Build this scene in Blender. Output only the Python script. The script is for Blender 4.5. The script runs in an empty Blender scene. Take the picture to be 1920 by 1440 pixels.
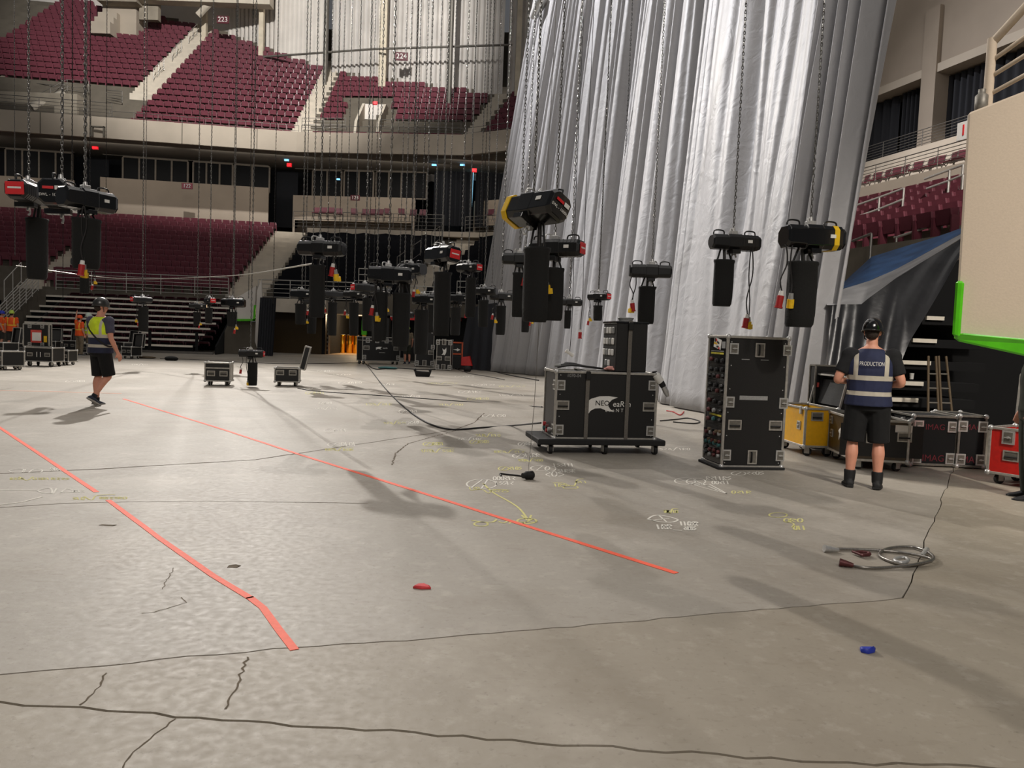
import bpy, bmesh, math, random
import numpy as np
from mathutils import Vector, Matrix, Euler
SC = bpy.context.scene
COL = SC.collection
# ---------------- camera -------------------------------------------------
FPX = 1440.0; CH = 1.5
PIT = math.radians(3.58); ROL = 0.038
cF = Vector((0, math.cos(PIT), -math.sin(PIT))); cU0 = Vector((0, math.sin(PIT), math.cos(PIT)))
cR = math.cos(ROL)*Vector((1, 0, 0)) + math.sin(ROL)*cU0
cU = -math.sin(ROL)*Vector((1, 0, 0)) + math.cos(ROL)*cU0
CAM = Vector((0, 0, CH))
cd = bpy.data.cameras.new('camera'); cam = bpy.data.objects.new('camera', cd); COL.objects.link(cam)
cd.sensor_width = 36; cd.lens = 36*FPX/1920; cd.clip_end = 300
cam.matrix_world = Matrix(((cR.x, cU.x, -cF.x, 0), (cR.y, cU.y, -cF.y, 0), (cR.z, cU.z, -cF.z, CH), (0, 0, 0, 1)))
SC.camera = cam
# ---------------- exposure, world, lamps ---------------------------------
SC.view_settings.view_transform = 'Standard'; SC.view_settings.look = 'None'
SC.view_settings.exposure = 0.0; SC.view_settings.gamma = 1.0; SC.view_settings.use_curve_mapping = False
W = bpy.data.worlds.new('arena_air'); SC.world = W; W.use_nodes = True
W.node_tree.nodes['Background'].inputs[0].default_value = (0.93, 0.95, 1.0, 1)
W.node_tree.nodes['Background'].inputs[1].default_value = 0.085
def spot(loc, tgt, power, ang, size=0.5, col=(1, .95, .88), blend=.5):
    l = bpy.data.lights.new('arena_spot', 'SPOT'); l.energy = power; l.spot_size = math.radians(ang)
    l.spot_blend = blend; l.shadow_soft_size = size; l.color = col
    o = bpy.data.objects.new('arena_spot', l); COL.objects.link(o); o.location = loc
    o.rotation_euler = (Vector(tgt)-Vector(loc)).to_track_quat('-Z', 'Y').to_euler(); return o
def area(loc, tgt, power, sx, sy, col=(1, .95, .9)):
    l = bpy.data.lights.new('fill_area', 'AREA'); l.shape = 'RECTANGLE'; l.size = sx; l.size_y = sy; l.energy = power; l.color = col
    o = bpy.data.objects.new('fill_area', l); COL.objects.link(o); o.location = loc
    o.rotation_euler = (Vector(tgt)-Vector(loc)).to_track_quat('-Z', 'Y').to_euler(); return o
# roof lamps, then spots and fills added to light single parts
spot((-17, 43, 23), (-6, 11, 0), 41000, 60, .35, (1, .945, .88), .7)
spot((-6, 33, 25), (-8, 14, 0), 10500, 64, .35, (1, .93, .88), .9)
spot((-25, 23, 18), (0, 10, 0), 3000, 60, .4, (1, .93, .84))
spot((-20, 33, 30), (.5, 27, 15), 62000, 42, .4, (.98, .97, 1), .8)         # on the drape
spot((-10, 18, 32), (-20, 60, 25), 78000, 52, .5, (1, .97, .93), .55)         # upper bowl and wall
spot((5, 2, 22), (14.6, 26, 6.2), 30000, 25, .5, (1, .93, .88), .4)             # right stand
spot((14, 18, 13), (-8, 56, 10), 5500, 13, .3, (1, .95, .9), .2)          # added to brighten the suite walls
area((-4, 20, 30), (-4, 20, 0), 2300, 30, 30, (1, .95, .89))  # broad overhead fill, added for soft even light
area((4, -13, 18), (3, 7, 1), 2300, 10, 10, (1, .93, .86))  # soft fill added behind the camera
spot((7, -6, 14), (9, 7, 2.5), 9200, 40, .5, (1, .925, .83))                # added to brighten the near right wall
for sx, sy, yw_ in ((-38, 47.6, .15), (-27, 49.3, .15), (-18, 50.7, .15), (-9, 51.8, -.08), (-1, 50.8, -.55)):     # unseen strips added under the upper deck to brighten the suite walls
    o_ = area((sx, sy+1.5, 12.85), (sx-.5, sy+5, 9.5), 95, 8, .3, (1, .93, .84))
# ---------------- pixel helpers for layout --------------------------------
def ray(x, y): return cF + (x-960)/FPX*cR + (720-y)/FPX*cU
def az(x, y, z=0.0):
    d = ray(x, y); return CAM + d*((z-CH)/d.z)
def ay(x, y, Y):
    d = ray(x, y); return CAM + d*(Y/d.y)
# ---------------- materials ------------------------------------------------
def lin(c):
    c /= 255.0
    return c/12.92 if c <= .04045 else ((c+.055)/1.055)**2.4
MAT = {}
def mat(name, rgb, rough=.6, metal=0.0, var=.12, scale=8.0, bump=0.0, emit=0.0, spec=.5, coat=0.0, sheen=0.0, coords='Object', stretch=None):
    m = bpy.data.materials.new(name); m.use_nodes = True; nt = m.node_tree; N = nt.nodes; L = nt.links
    b = N['Principled BSDF']; c = [lin(v) for v in rgb]
    tc = N.new('ShaderNodeTexCoord'); nz = N.new('ShaderNodeTexNoise'); nz.inputs['Scale'].default_value = scale; nz.inputs['Detail'].default_value = 5
    if stretch:
        mp = N.new('ShaderNodeMapping'); mp.inputs['Scale'].default_value = stretch
        L.new(tc.outputs[coords], mp.inputs[0]); L.new(mp.outputs[0], nz.inputs['Vector'])
    else: L.new(tc.outputs[coords], nz.inputs['Vector'])
    rp = N.new('ShaderNodeValToRGB'); rp.color_ramp.elements[0].position = .3; rp.color_ramp.elements[1].position = .7
    rp.color_ramp.elements[0].color = (*[v*(1-var) for v in c], 1); rp.color_ramp.elements[1].color = (*[min(1, v*(1+var)) for v in c], 1)
    L.new(nz.outputs['Fac'], rp.inputs[0]); L.new(rp.outputs[0], b.inputs['Base Color'])
    b.inputs['Roughness'].default_value = rough; b.inputs['Metallic'].default_value = metal
    b.inputs['Specular IOR Level'].default_value = spec; b.inputs['Coat Weight'].default_value = coat; b.inputs['Sheen Weight'].default_value = sheen
    if bump:
        bp = N.new('ShaderNodeBump'); bp.inputs['Strength'].default_value = bump; bp.inputs['Distance'].default_value = .02
        L.new(nz.outputs['Fac'], bp.inputs['Height']); L.new(bp.outputs[0], b.inputs['Normal'])
    if emit:
        b.inputs['Emission Color'].default_value = (*c, 1); b.inputs['Emission Strength'].default_value = emit
    MAT[name] = m; return m
mat('black_plastic', (20, 20, 20), .38, scale=30, spec=.5)
mat('black_gloss', (13, 13, 13), .2, scale=20, coat=.3)
mat('black_cloth', (17, 17, 16), .9, scale=60, bump=.3)
mat('black_laminate', (19, 18, 17), .55, scale=120, bump=.08, var=.3)
mat('grey_laminate', (62, 60, 58), .5, scale=90, var=.2)
mat('brown_laminate', (66, 52, 30), .4, scale=30, var=.25)
mat('case_lining', (70, 70, 70), .9, scale=40)
mat('aluminium', (176, 172, 164), .42, .45, scale=25, var=.15)
mat('aluminium_dull', (120, 116, 108), .5, .4, scale=25, var=.2)
mat('zinc', (196, 195, 192), .34, .5, scale=40, var=.12)
mat('chain_steel', (120, 118, 114), .35, .85, scale=50, var=.2)
mat('dark_chain', (62, 60, 58), .4, .8, scale=50, var=.2)
mat('rubber', (26, 25, 25), .75, scale=30)
mat('yellow_paint', (230, 186, 20), .45, scale=12, var=.08)
mat('case_yellow', (236, 176, 22), .45, scale=20, var=.06)
mat('case_red', (200, 30, 20), .5, scale=20, var=.1)
mat('label_red', (216, 40, 44), .45, scale=9, var=.06)
mat('plug_red', (170, 34, 34), .45, scale=30)
mat('plug_yellow', (236, 190, 30), .45, scale=30)
mat('plug_grey', (150, 150, 148), .45, scale=30)
mat('white_print', (228, 226, 220), .6, scale=60, var=.05)
mat('grey_print', (150, 150, 148), .6, scale=60, var=.1)
mat('red_print', (96, 22, 34), .6, scale=60, var=.2)
mat('yellow_label', (220, 205, 60), .6, scale=60)
mat('paper', (226, 224, 218), .8, scale=40, var=.06)
mat('strap_grey', (104, 99, 92), .8, scale=80, var=.15)
mat('strap_black', (28, 28, 28), .8, scale=80)
mat('seat_red', (110, 57, 67), .3, scale=5, var=.12)
mat('seat_dark', (62, 20, 30), .4, scale=5, var=.15)
mat('concrete_light', (196, 186, 170), .85, scale=1.6, var=.1, bump=.1)
mat('concrete_mid', (150, 141, 126), .9, scale=1.4, var=.14, bump=.1)
mat('concrete_dark', (98, 91, 80), .9, scale=1.5, var=.14, bump=.1)
mat('fascia_beige', (178, 166, 150), .8, scale=.9, var=.06)
mat('suite_wall', (156, 143, 128), .85, scale=.8, var=.06)
mat('soffit_grey', (112, 106, 96), .9, scale=.8, var=.08)
mat('corrugated', (205, 200, 194), .5, .1, scale=.7, var=.1)
mat('wall_white', (212, 206, 198), .8, scale=.7, var=.07)
mat('column_cream', (206, 194, 172), .7, scale=2)
mat('navy_dark', (14, 17, 24), .85, scale=4)
mat('void_black', (9, 9, 10), .95, scale=4)
mat('tarp_gloss', (34, 34, 36), .32, scale=2.2, var=.3, bump=.6)
mat('tarp_black', (15, 16, 20), .95, spec=.1, scale=3, var=.25, bump=.3)
mat('tarp_blue', (56, 92, 140), .5, scale=2.5, var=.3, bump=.3)
mat('tarp_sheen', (170, 170, 172), .4, scale=2.0, var=.25, bump=.5)
mat('pipe_drape', (36, 37, 42), .9, scale=1.5, var=.3, stretch=(1, 1, .1))
mat('steel_rail', (196, 192, 184), .35, .6, scale=20)
mat('rail_dark', (120, 116, 110), .4, .6, scale=20)
mat('beige_panel', (196, 180, 160), .75, scale=55, var=.035, bump=.08)
mat('green_pad', (84, 190, 24), .22, scale=6, var=.12, coat=.4, bump=.1)
mat('sign_maroon', (84, 24, 34), .6, scale=20)
mat('exit_red', (230, 30, 40), .5, emit=1.2)
mat('spot_blue', (120, 190, 240), .5, emit=2.0)
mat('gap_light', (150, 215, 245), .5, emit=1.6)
mat('glass_dark', (13, 14, 16), .45, scale=2, var=.2, spec=.12)
mat('window_frame', (120, 110, 98), .6, scale=5)
mat('nose_white', (226, 218, 202), .6, scale=12, var=.08)
mat('gold', (226, 170, 60), .28, 1.0, scale=6, var=.1)
mat('tunnel_lit_floor', (196, 170, 140), .5, scale=2, var=.1)
mat('wood', (92, 76, 54), .7, scale=10, var=.2, stretch=(1, 12, 1))
mat('tape_orange', (250, 98, 66), .65, scale=30, var=.07)
mat('tape_pale', (240, 170, 140), .7, scale=30, var=.1)
mat('tape_red', (214, 62, 66), .6, scale=30)
mat('tape_blue', (40, 58, 170), .5, scale=30)
mat('chalk_white', (226, 222, 212), .95, scale=25, var=.12)
mat('chalk_yellow', (214, 208, 140), .95, scale=25, var=.12)
mat('joint_dark', (84, 70, 52), .95, scale=9, var=.45)
mat('crack_dark', (104, 92, 76), .95, scale=9, var=.3)
mat('steel_rope', (150, 146, 140), .35, .8, scale=60, var=.25)
mat('shackle_rust', (96, 50, 50), .5, .4, scale=20, var=.3)
mat('skin', (214, 150, 124), .55, scale=10, var=.06)
mat('hair_dark', (44, 32, 24), .8, scale=60, var=.3, bump=.4)
mat('eye_white', (225, 222, 218), .3)
mat('lip', (176, 96, 86), .5)
mat('tee_black', (24, 24, 27), .92, scale=14, var=.25, bump=.2)
mat('tee_slate', (72, 70, 86), .92, scale=14, var=.2, bump=.2)
mat('shorts_black', (14, 14, 15), .92, scale=14, var=.25, bump=.3)
mat('trouser_dark', (52, 50, 46), .92, scale=14, var=.2, bump=.2)
mat('trouser_khaki', (120, 108, 88), .92, scale=14, var=.2)
mat('boot_black', (20, 20, 21), .7, scale=30, bump=.2)
mat('shoe_navy', (40, 46, 62), .7, scale=30)
mat('sole_pale', (170, 166, 160), .7, scale=30)
mat('sock_dark', (34, 38, 46), .95, scale=60)
mat('helmet_black', (16, 16, 16), .16, scale=4, coat=.6)
mat('helmet_dark', (46, 45, 42), .35, scale=4, coat=.3)
mat('helmet_lime', (196, 226, 90), .4, scale=4)
mat('helmet_blue', (40, 60, 190), .4, scale=4)
mat('helmet_white', (206, 220, 206), .4, scale=4)
mat('helmet_orange', (236, 92, 40), .4, scale=4)
mat('camo', (44, 47, 38), .9, scale=7, var=.6)
mat('red_lacquer', (205, 30, 26), .4, scale=8)
mat('orange_steel', (196, 84, 44), .5, scale=8)
mat('white_hose', (214, 214, 212), .5, scale=20)
mat('pink_glove', (206, 146, 136), .8, scale=20)
mat('sheet_print', (206, 80, 70), .8, scale=30, var=.2)
mat('cable_black', (30, 27, 27), .6, scale=30)
mat('cable_orange', (190, 92, 40), .6, scale=30)
mat('teal_cloth', (60, 104, 104), .9, scale=6)
def hivis(name, base, bands, vx, stripe=(190, 182, 166), lower=None, zsplit=0):
    """cloth with reflective tape printed on: bands = z ranges, vx = two |x| ranges of the braces above ztop"""
    m = bpy.data.materials.new(name); m.use_nodes = True; nt = m.node_tree; N = nt.nodes; L = nt.links; b = N['Principled BSDF']
    tc = N.new('ShaderNodeTexCoord'); sp = N.new('ShaderNodeSeparateXYZ'); L.new(tc.outputs['Object'], sp.inputs[0])
    def mt(op, a, v):
        n = N.new('ShaderNodeMath'); n.operation = op
        for i, q in enumerate((a, v)):
            if hasattr(q, 'links'): L.new(q, n.inputs[i])
            else: n.inputs[i].default_value = q
        return n.outputs[0]
    def inr(s, a, c): return mt('MULTIPLY', mt('GREATER_THAN', s, a), mt('LESS_THAN', s, c))
    tot = None
    for a, c in bands:
        k = inr(sp.outputs[2], a, c); tot = k if tot is None else mt('MAXIMUM', tot, k)
    ax = mt('ABSOLUTE', sp.outputs[0], 0)
    k = mt('MULTIPLY', inr(ax, *vx), mt('GREATER_THAN', sp.outputs[2], bands[-1][0])); tot = mt('MAXIMUM', tot, k)
    nz = N.new('ShaderNodeTexNoise'); nz.inputs['Scale'].default_value = 9; L.new(tc.outputs['Object'], nz.inputs['Vector'])
    def rampc(rgb, v):
        r = N.new('ShaderNodeValToRGB'); c = [lin(q) for q in rgb]
        r.color_ramp.elements[0].position = .3; r.color_ramp.elements[1].position = .7
        r.color_ramp.elements[0].color = (*[q*(1-v) for q in c], 1); r.color_ramp.elements[1].color = (*[min(1, q*(1+v)) for q in c], 1)
        L.new(nz.outputs['Fac'], r.inputs[0]); return r.outputs[0]
    def mix(f, a, c):
        x = N.new('ShaderNodeMix'); x.data_type = 'RGBA'; L.new(f, x.inputs[0]); L.new(a, x.inputs[6]); L.new(c, x.inputs[7]); return x.outputs[2]
    bc = rampc(base, .14)
    if lower: bc = mix(mt('LESS_THAN', sp.outputs[2], zsplit), bc, rampc(lower, .2))
    L.new(mix(tot, bc, rampc(stripe, .08)), b.inputs['Base Color']); b.inputs['Roughness'].default_value = .8
    bp = N.new('ShaderNodeBump'); bp.inputs['Strength'].default_value = .3; bp.inputs['Distance'].default_value = .03
    L.new(nz.outputs['Fac'], bp.inputs['Height']); L.new(bp.outputs[0], b.inputs['Normal'])
    MAT[name] = m
hivis('vest_navy', (34, 40, 70), [(.985, 1.03), (1.145, 1.195)], (.125, .168))
hivis('vest_lime', (212, 232, 40), [(.97, 1.02), (1.13, 1.185)], (.115, .155), lower=(32, 36, 60), zsplit=1.13)
hivis('vest_yellow', (214, 228, 60), [(1.0, 1.05), (1.16, 1.21)], (.115, .155), stripe=(220, 216, 200))
hivis('vest_orange', (255, 92, 30), [(1.12, 1.17)], (.1, .145), stripe=(250, 190, 60))
# ---------------- mesh builder ----------------------------------------------
class MB:
    def __init__(s): s.v = []; s.f = []; s.m = []; s.s = []
    def add(s, vs, fs, mi=0, sm=False):
        o = len(s.v); s.v += [tuple(p) for p in vs]
        for f in fs: s.f.append(tuple(i+o for i in f)); s.m.append(mi); s.s.append(sm)
        return s
    def box(s, c, d, mi=0, R=None):
        x, y, z = d[0]/2, d[1]/2, d[2]/2; c = Vector(c)
        vs = [Vector((a*x, b*y, e*z)) for e in (-1, 1) for b in (-1, 1) for a in (-1, 1)]
        if R is not None: vs = [R @ q for q in vs]
        return s.add([c+q for q in vs], [(0, 2, 3, 1), (4, 5, 7, 6), (0, 1, 5, 4), (2, 6, 7, 3), (0, 4, 6, 2), (1, 3, 7, 5)], mi)
    def b2(s, p0, p1, mi=0):
        return s.box([(a+b)/2 for a, b in zip(p0, p1)], [abs(b-a) for a, b in zip(p0, p1)], mi)
    def rings(s, rs, mi=0, caps=True, sm=True, closed=False):
        n = len(rs[0]); vs = [p for r in rs for p in r]; fs = []
        k = len(rs)
        for i in range(k if closed else k-1):
            for j in range(n):
                a, b = i*n+j, i*n+(j+1) % n; c, d = ((i+1) % k)*n+(j+1) % n, ((i+1) % k)*n+j
                fs.append((a, b, c, d))
        s.add(vs, fs, mi, sm)
        if caps and not closed:
            s.add(rs[0], [tuple(range(n))[::-1]], mi); s.add(rs[-1], [tuple(range(n))], mi)
        return s
    def tube(s, pts, r, n=6, mi=0, closed=False, caps=True):
        pts = [Vector(p) for p in pts]; k = len(pts)
        rad = r if hasattr(r, '__len__') else [r]*k
        rs = []; up = None
        for i, p in enumerate(pts):
            a = pts[(i-1) % k] if (closed or i > 0) else p; b = pts[(i+1) % k] if (closed or i < k-1) else p
            t = (b-a).normalized() if (b-a).length > 1e-9 else Vector((0, 0, 1))
            if up is None: up = Vector((0, 0, 1)) if abs(t.z) < .9 else Vector((1, 0, 0))
            x = t.cross(up)
            if x.length < 1e-6: x = t.orthogonal()
            x.normalize(); y = x.cross(t).normalized(); up = y
            rs.append([p+rad[i]*(math.cos(q)*x+math.sin(q)*y) for q in [2*math.pi*j/n for j in range(n)]])
        return s.rings(rs, mi, caps, True, closed)
    def cyl(s, p0, p1, r0, r1=None, n=12, mi=0): return s.tube([p0, p1], [r0, r0 if r1 is None else r1], n, mi)
    def lathe(s, prof, n=16, mi=0, c=(0, 0, 0)):
        return s.rings([[(c[0]+r*math.cos(2*math.pi*j/n), c[1]+r*math.sin(2*math.pi*j/n), c[2]+z) for j in range(n)] for r, z in prof], mi)
    def ell(s, c, r, mi=0, n=14, k=9):
        c = Vector(c); rs = []
        for i in range(k+1):
            t = math.pi*(i+.02*(i == 0)-.02*(i == k))/k
            rs.append([c+Vector((r[0]*math.sin(t)*math.cos(q), r[1]*math.sin(t)*math.sin(q), -r[2]*math.cos(t))) for q in [2*math.pi*j/n for j in range(n)]])
        return s.rings(rs, mi)
    def prism(s, poly, a, b, axis='z', mi=0):
        def P(u, v, w): return (u, v, w) if axis == 'z' else ((w, u, v) if axis == 'x' else (u, w, v))
        n = len(poly); vs = [P(u, v, a) for u, v in poly]+[P(u, v, b) for u, v in poly]
        fs = [tuple(range(n))[::-1], tuple(range(n, 2*n))]+[(i, (i+1) % n, n+(i+1) % n, n+i) for i in range(n)]
        return s.add(vs, fs, mi)
    def grid(s, P, mi=0, sm=True):
        h = len(P); w = len(P[0])
        return s.add([p for r in P for p in r], [(i*w+j, i*w+j+1, (i+1)*w+j+1, (i+1)*w+j) for i in range(h-1) for j in range(w-1)], mi, sm)
    def mesh(s, name, mats, bev=0.0, T=None, seg=1):
        me = bpy.data.meshes.new(name)
        vs = s.v if T is None else [tuple(T @ Vector(p)) for p in s.v]
        me.from_pydata(vs, [], s.f)
        for q in (mats if isinstance(mats, (list, tuple)) else [mats]): me.materials.append(MAT[q])
        me.polygons.foreach_set('material_index', s.m); me.polygons.foreach_set('use_smooth', s.s); me.update()
        bm = bmesh.new(); bm.from_mesh(me)
        bmesh.ops.recalc_face_normals(bm, faces=bm.faces) if not getattr(s, 'open', False) else None
        if bev:
            es = [e for e in bm.edges if len(e.link_faces) == 2 and e.calc_face_angle(0) > .5]
            bmesh.ops.bevel(bm, geom=es, offset=bev, segments=seg, profile=.5, affect='EDGES', clamp_overlap=True)
        bm.to_mesh(me); bm.free(); return me
def obj(name, me, parent=None, loc=(0, 0, 0), rot=(0, 0, 0), sc=None):
    o = bpy.data.objects.new(name, me); COL.objects.link(o); o.location = loc; o.rotation_euler = rot
    if sc is not None: o.scale = (sc, sc, sc) if not hasattr(sc, '__len__') else sc
    if parent is not None: o.parent = parent
    return o
def thing(name, label, cat, loc=(0, 0, 0), rz=0.0, group=None, me=None):
    o = bpy.data.objects.new(name, me); COL.objects.link(o); o.location = loc; o.rotation_euler = (0, 0, rz)
    return tag(o, label, cat, group)
def tag(o, label, cat, group=None):
    o['label'] = label; o['category'] = cat
    if group: o['group'] = group
    return o
def struct(o): o['kind'] = 'structure'; return o
def single(name, mb, mats, label, cat, group=None, bev=0.0, loc=(0, 0, 0), rz=0.0, centre=True):
    """one-mesh thing, origin moved to its base centre"""
    if centre:
        A = np.array(mb.v); c = [(A[:, 0].min()+A[:, 0].max())/2, (A[:, 1].min()+A[:, 1].max())/2, A[:, 2].min()]
        mb.v = [tuple(p) for p in (A-np.array(c))]; loc = Vector(loc)+Vector(c)
    return thing(name, label, cat, loc, rz, group, mb.mesh(name, mats, bev))
def smooth_path(pts, k=6):
    pts = [Vector(p) for p in pts]; out = []
    for i in range(len(pts)-1):
        p0 = pts[max(i-1, 0)]; p1 = pts[i]; p2 = pts[i+1]; p3 = pts[min(i+2, len(pts)-1)]
        for j in range(k):
            t = j/k; out.append(.5*((2*p1)+(p2-p0)*t+(2*p0-5*p1+4*p2-p3)*t*t+(3*p1-p0-3*p2+p3)*t**3))
    return out+[pts[-1]]
def text_mesh(txt, h, mname, depth=.002, space=1.0, sx=1.0, shear=0.0):
    """lettering lying in the xz plane facing -y, centred; h = cap height"""
    cu = bpy.data.curves.new('lettering', 'FONT'); cu.body = txt; cu.size = h/.7; cu.align_x = 'CENTER'; cu.align_y = 'CENTER'
    cu.extrude = depth; cu.space_character = space; cu.shear = shear; cu.resolution_u = 3
    o = bpy.data.objects.new('lettering', cu); COL.objects.link(o)
    dg = bpy.context.evaluated_depsgraph_get(); me = bpy.data.meshes.new_from_object(o.evaluated_get(dg))
    bpy.data.objects.remove(o); bpy.data.curves.remove(cu)
    me.transform(Matrix.Diagonal((sx, 1, 1, 1))); me.transform(Matrix.Rotation(math.pi/2, 4, 'X')); me.materials.clear(); me.materials.append(MAT[mname]); return me
def frameM(o, x, z):
    """matrix with local x along x, local z along z (front = -y)"""
    x = Vector(x).normalized(); z = Vector(z).normalized(); y = z.cross(x).normalized(); z = x.cross(y)
    return Matrix(((x.x, y.x, z.x, o[0]), (x.y, y.y, z.y, o[1]), (x.z, y.z, z.z, o[2]), (0, 0, 0, 1)))
def finish(mb, name, mats, voxel, smooth=4, deci=None):
    """fuse overlapping lofts into one continuous skin"""
    me = mb.mesh(name, mats); o = bpy.data.objects.new(name, me); COL.objects.link(o)
    r = o.modifiers.new('r', 'REMESH'); r.mode = 'VOXEL'; r.voxel_size = voxel
    s = o.modifiers.new('s', 'SMOOTH'); s.iterations = smooth; s.factor = .5
    if deci:
        q = o.modifiers.new('d', 'DECIMATE'); q.ratio = deci
    dg = bpy.context.evaluated_depsgraph_get(); out = bpy.data.meshes.new_from_object(o.evaluated_get(dg))
    bpy.data.objects.remove(o)
    out.polygons.foreach_set('use_smooth', [True]*len(out.polygons))
    out.materials.clear(); out.materials.append(MAT[mats if isinstance(mats, str) else mats[0]]); return out
RN = random.Random(7)
ORD = ('first', 'second', 'third', 'fourth', 'fifth', 'sixth', 'seventh', 'eighth', 'ninth', 'tenth', 'eleventh', 'twelfth', 'thirteenth', 'fourteenth', 'fifteenth', 'sixteenth', 'seventeenth', 'eighteenth', 'nineteenth', 'twentieth', '21st', '22nd', '23rd', '24th', '25th', '26th', '27th', '28th', '29th', '30th')
# ================= FLOOR =====================================================
def floor_mat(name, rgb):
    m = mat(name, rgb, .62, var=.05, scale=.35); nt = m.node_tree; N = nt.nodes; L = nt.links; b = N['Principled BSDF']
    rp = [n for n in N if n.type == 'VALTORGB'][0]; tc = [n for n in N if n.type == 'TEX_COORD'][0]
    def layer(prev, scale, lo, hi, dark, fac, mult=True, det=6, stretch=None):
        n = N.new('ShaderNodeTexNoise'); n.inputs['Scale'].default_value = scale; n.inputs['Detail'].default_value = det; n.inputs['Roughness'].default_value = .65
        if stretch:
            mp = N.new('ShaderNodeMapping'); mp.inputs['Scale'].default_value = stretch; mp.inputs['Rotation'].default_value = (0, 0, .5); L.new(tc.outputs['Object'], mp.inputs[0]); L.new(mp.outputs[0], n.inputs['Vector'])
        else: L.new(tc.outputs['Object'], n.inputs['Vector'])
        r = N.new('ShaderNodeValToRGB'); r.color_ramp.elements[0].position = lo; r.color_ramp.elements[1].position = hi
        r.color_ramp.elements[0].color = (0, 0, 0, 1); r.color_ramp.elements[1].color = (fac, fac, fac, 1); L.new(n.outputs['Fac'], r.inputs[0])
        x = N.new('ShaderNodeMix'); x.data_type = 'RGBA'; x.blend_type = 'MIX'
        L.new(r.outputs[0], x.inputs[0]); L.new(prev, x.inputs[6]); x.inputs[7].default_value = (*[lin(q) for q in dark], 1)
        return x.outputs[2]
    o = rp.outputs[0]
    o = layer(o, 1.1, .5, .8, (132, 122, 108), .55)
    o = layer(o, .5, .52, .75, (206, 198, 186), .5)
    o = layer(o, 7, .54, .8, (212, 205, 194), .34)
    o = layer(o, 3.2, .6, .72, (120, 108, 92), .35, stretch=(1, 3.5, 1))
    o = layer(o, 26, .58, .72, (104, 96, 84), .45)
    o = layer(o, .22, .5, .62, (128, 114, 94), .35)
    L.new(o, b.inputs['Base Color'])
    bp = N.new('ShaderNodeBump'); bp.inputs['Strength'].default_value = .12; bp.inputs['Distance'].default_value = .01
    n = N.new('ShaderNodeTexNoise'); n.inputs['Scale'].default_value = 22; n.inputs['Detail'].default_value = 6; L.new(tc.outputs['Object'], n.inputs['Vector'])
    L.new(n.outputs['Fac'], bp.inputs['Height']); L.new(bp.outputs[0], b.inputs['Normal'])
    rr = N.new('ShaderNodeMapRange'); rr.inputs[3].default_value = .42; rr.inputs[4].default_value = .75; L.new(n.outputs['Fac'], rr.inputs[0]); L.new(rr.outputs[0], b.inputs['Roughness'])
floor_mat('floor_concrete', (158, 151, 140)); floor_mat('floor_concrete_warm', (153, 144, 129))
def jag(pts, step=.12, amp=.012, sd=1):
    r = random.Random(sd); out = []
    for a, b in zip(pts[:-1], pts[1:]):
        a = Vector(a); b = Vector(b); n = max(1, int((b-a).length/step)); t = (b-a).normalized(); nn = Vector((-t.y, t.x))
        for i in range(n):
            out.append(a+(b-a)*i/n+nn*(r.uniform(-amp, amp) if i else 0))
    return out+[Vector(pts[-1])]
def shiftl(pts, d):
    out = []
    for i, p in enumerate(pts):
        t = (pts[min(i+1, len(pts)-1)]-pts[max(i-1, 0)]).normalized(); out.append(p+Vector((-t.y, t.x))*d)
    return out
def fl(l): return [az(*q).to_2d() for q in l]
J2 = fl([(0, 1265), (150, 1252), (300, 1236), (560, 1214), (800, 1198), (1000, 1181), (1400, 1146), (1600, 1130), (1692, 1121)])
JR = fl([(1692, 1121), (1722, 1050), (1747, 985), (1778, 905)]); JR.append(JR[-1]+(JR[-1]-JR[-2]).normalized()*60)
J3 = fl([(0, 1316), (200, 1333), (640, 1365), (1100, 1398), (1500, 1428)])
u2 = (J2[0]-J2[2]).normalized(); u3 = (J3[0]-J3[2]).normalized()
den = u2.x*u3.y-u2.y*u3.x; w0 = J3[0]-J2[0]; t3 = (w0.x*u2.y-w0.y*u2.x)/den
KX = J3[0]+u3*t3                                                     # where the two joints meet, left of the frame
J2 = [KX]+J2; J3L = [KX+u3*50, KX]; J3 = [KX]+J3+[J3[-1]+Vector((40, .4))]
j2 = jag(J2, .1, .012, 3); jr = jag(JR, .2, .015, 4); j3 = jag(J3, .09, .014, 5); j3l = jag(J3L, .5, .01, 6)
fb = MB().add([(-60, -12, -.05), (60, -12, -.016), (60, 75, -.016), (-60, 75, -.016)], [(0, 1, 2, 3)])
floor = struct(obj('floor', fb.mesh('floor', 'joint_dark')))
def slab(poly, m):
    from mathutils.geometry import delaunay_2d_cdt
    n = len(poly); inner = [Vector((x+.37, y+.21)) for x in range(-57, 58, 3) for y in range(-11, 74, 3)]
    vs, es, fs, *_ = delaunay_2d_cdt([Vector(p).to_2d() for p in poly]+inner, [], [list(range(n))], 1, 1e-5)
    mb = MB().add([(p.x, p.y, 0) for p in vs], fs); mb.open = True
    me = mb.mesh('floor_slab', m); bm = bmesh.new(); bm.from_mesh(me)
    for f in bm.faces:
        if f.normal.z < 0: f.normal_flip()
    ed = [e for e in bm.edges if e.is_boundary]; r = bmesh.ops.extrude_edge_only(bm, edges=ed)
    for v in r['geom']:
        if isinstance(v, bmesh.types.BMVert): v.co.z = -.0155
    bm.to_mesh(me); bm.free(); obj('floor_slab', me, floor)
slab(shiftl(j3l, .008)[:-1]+shiftl(j2, .006)+shiftl(jr, .004)[1:]+[Vector((-60, 75))], 'floor_concrete')
slab(shiftl(j3, .008)+[Vector((60, 75))]+(shiftl(j2, -.006)+shiftl(jr, -.004)[1:])[::-1], 'floor_concrete_warm')
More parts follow.
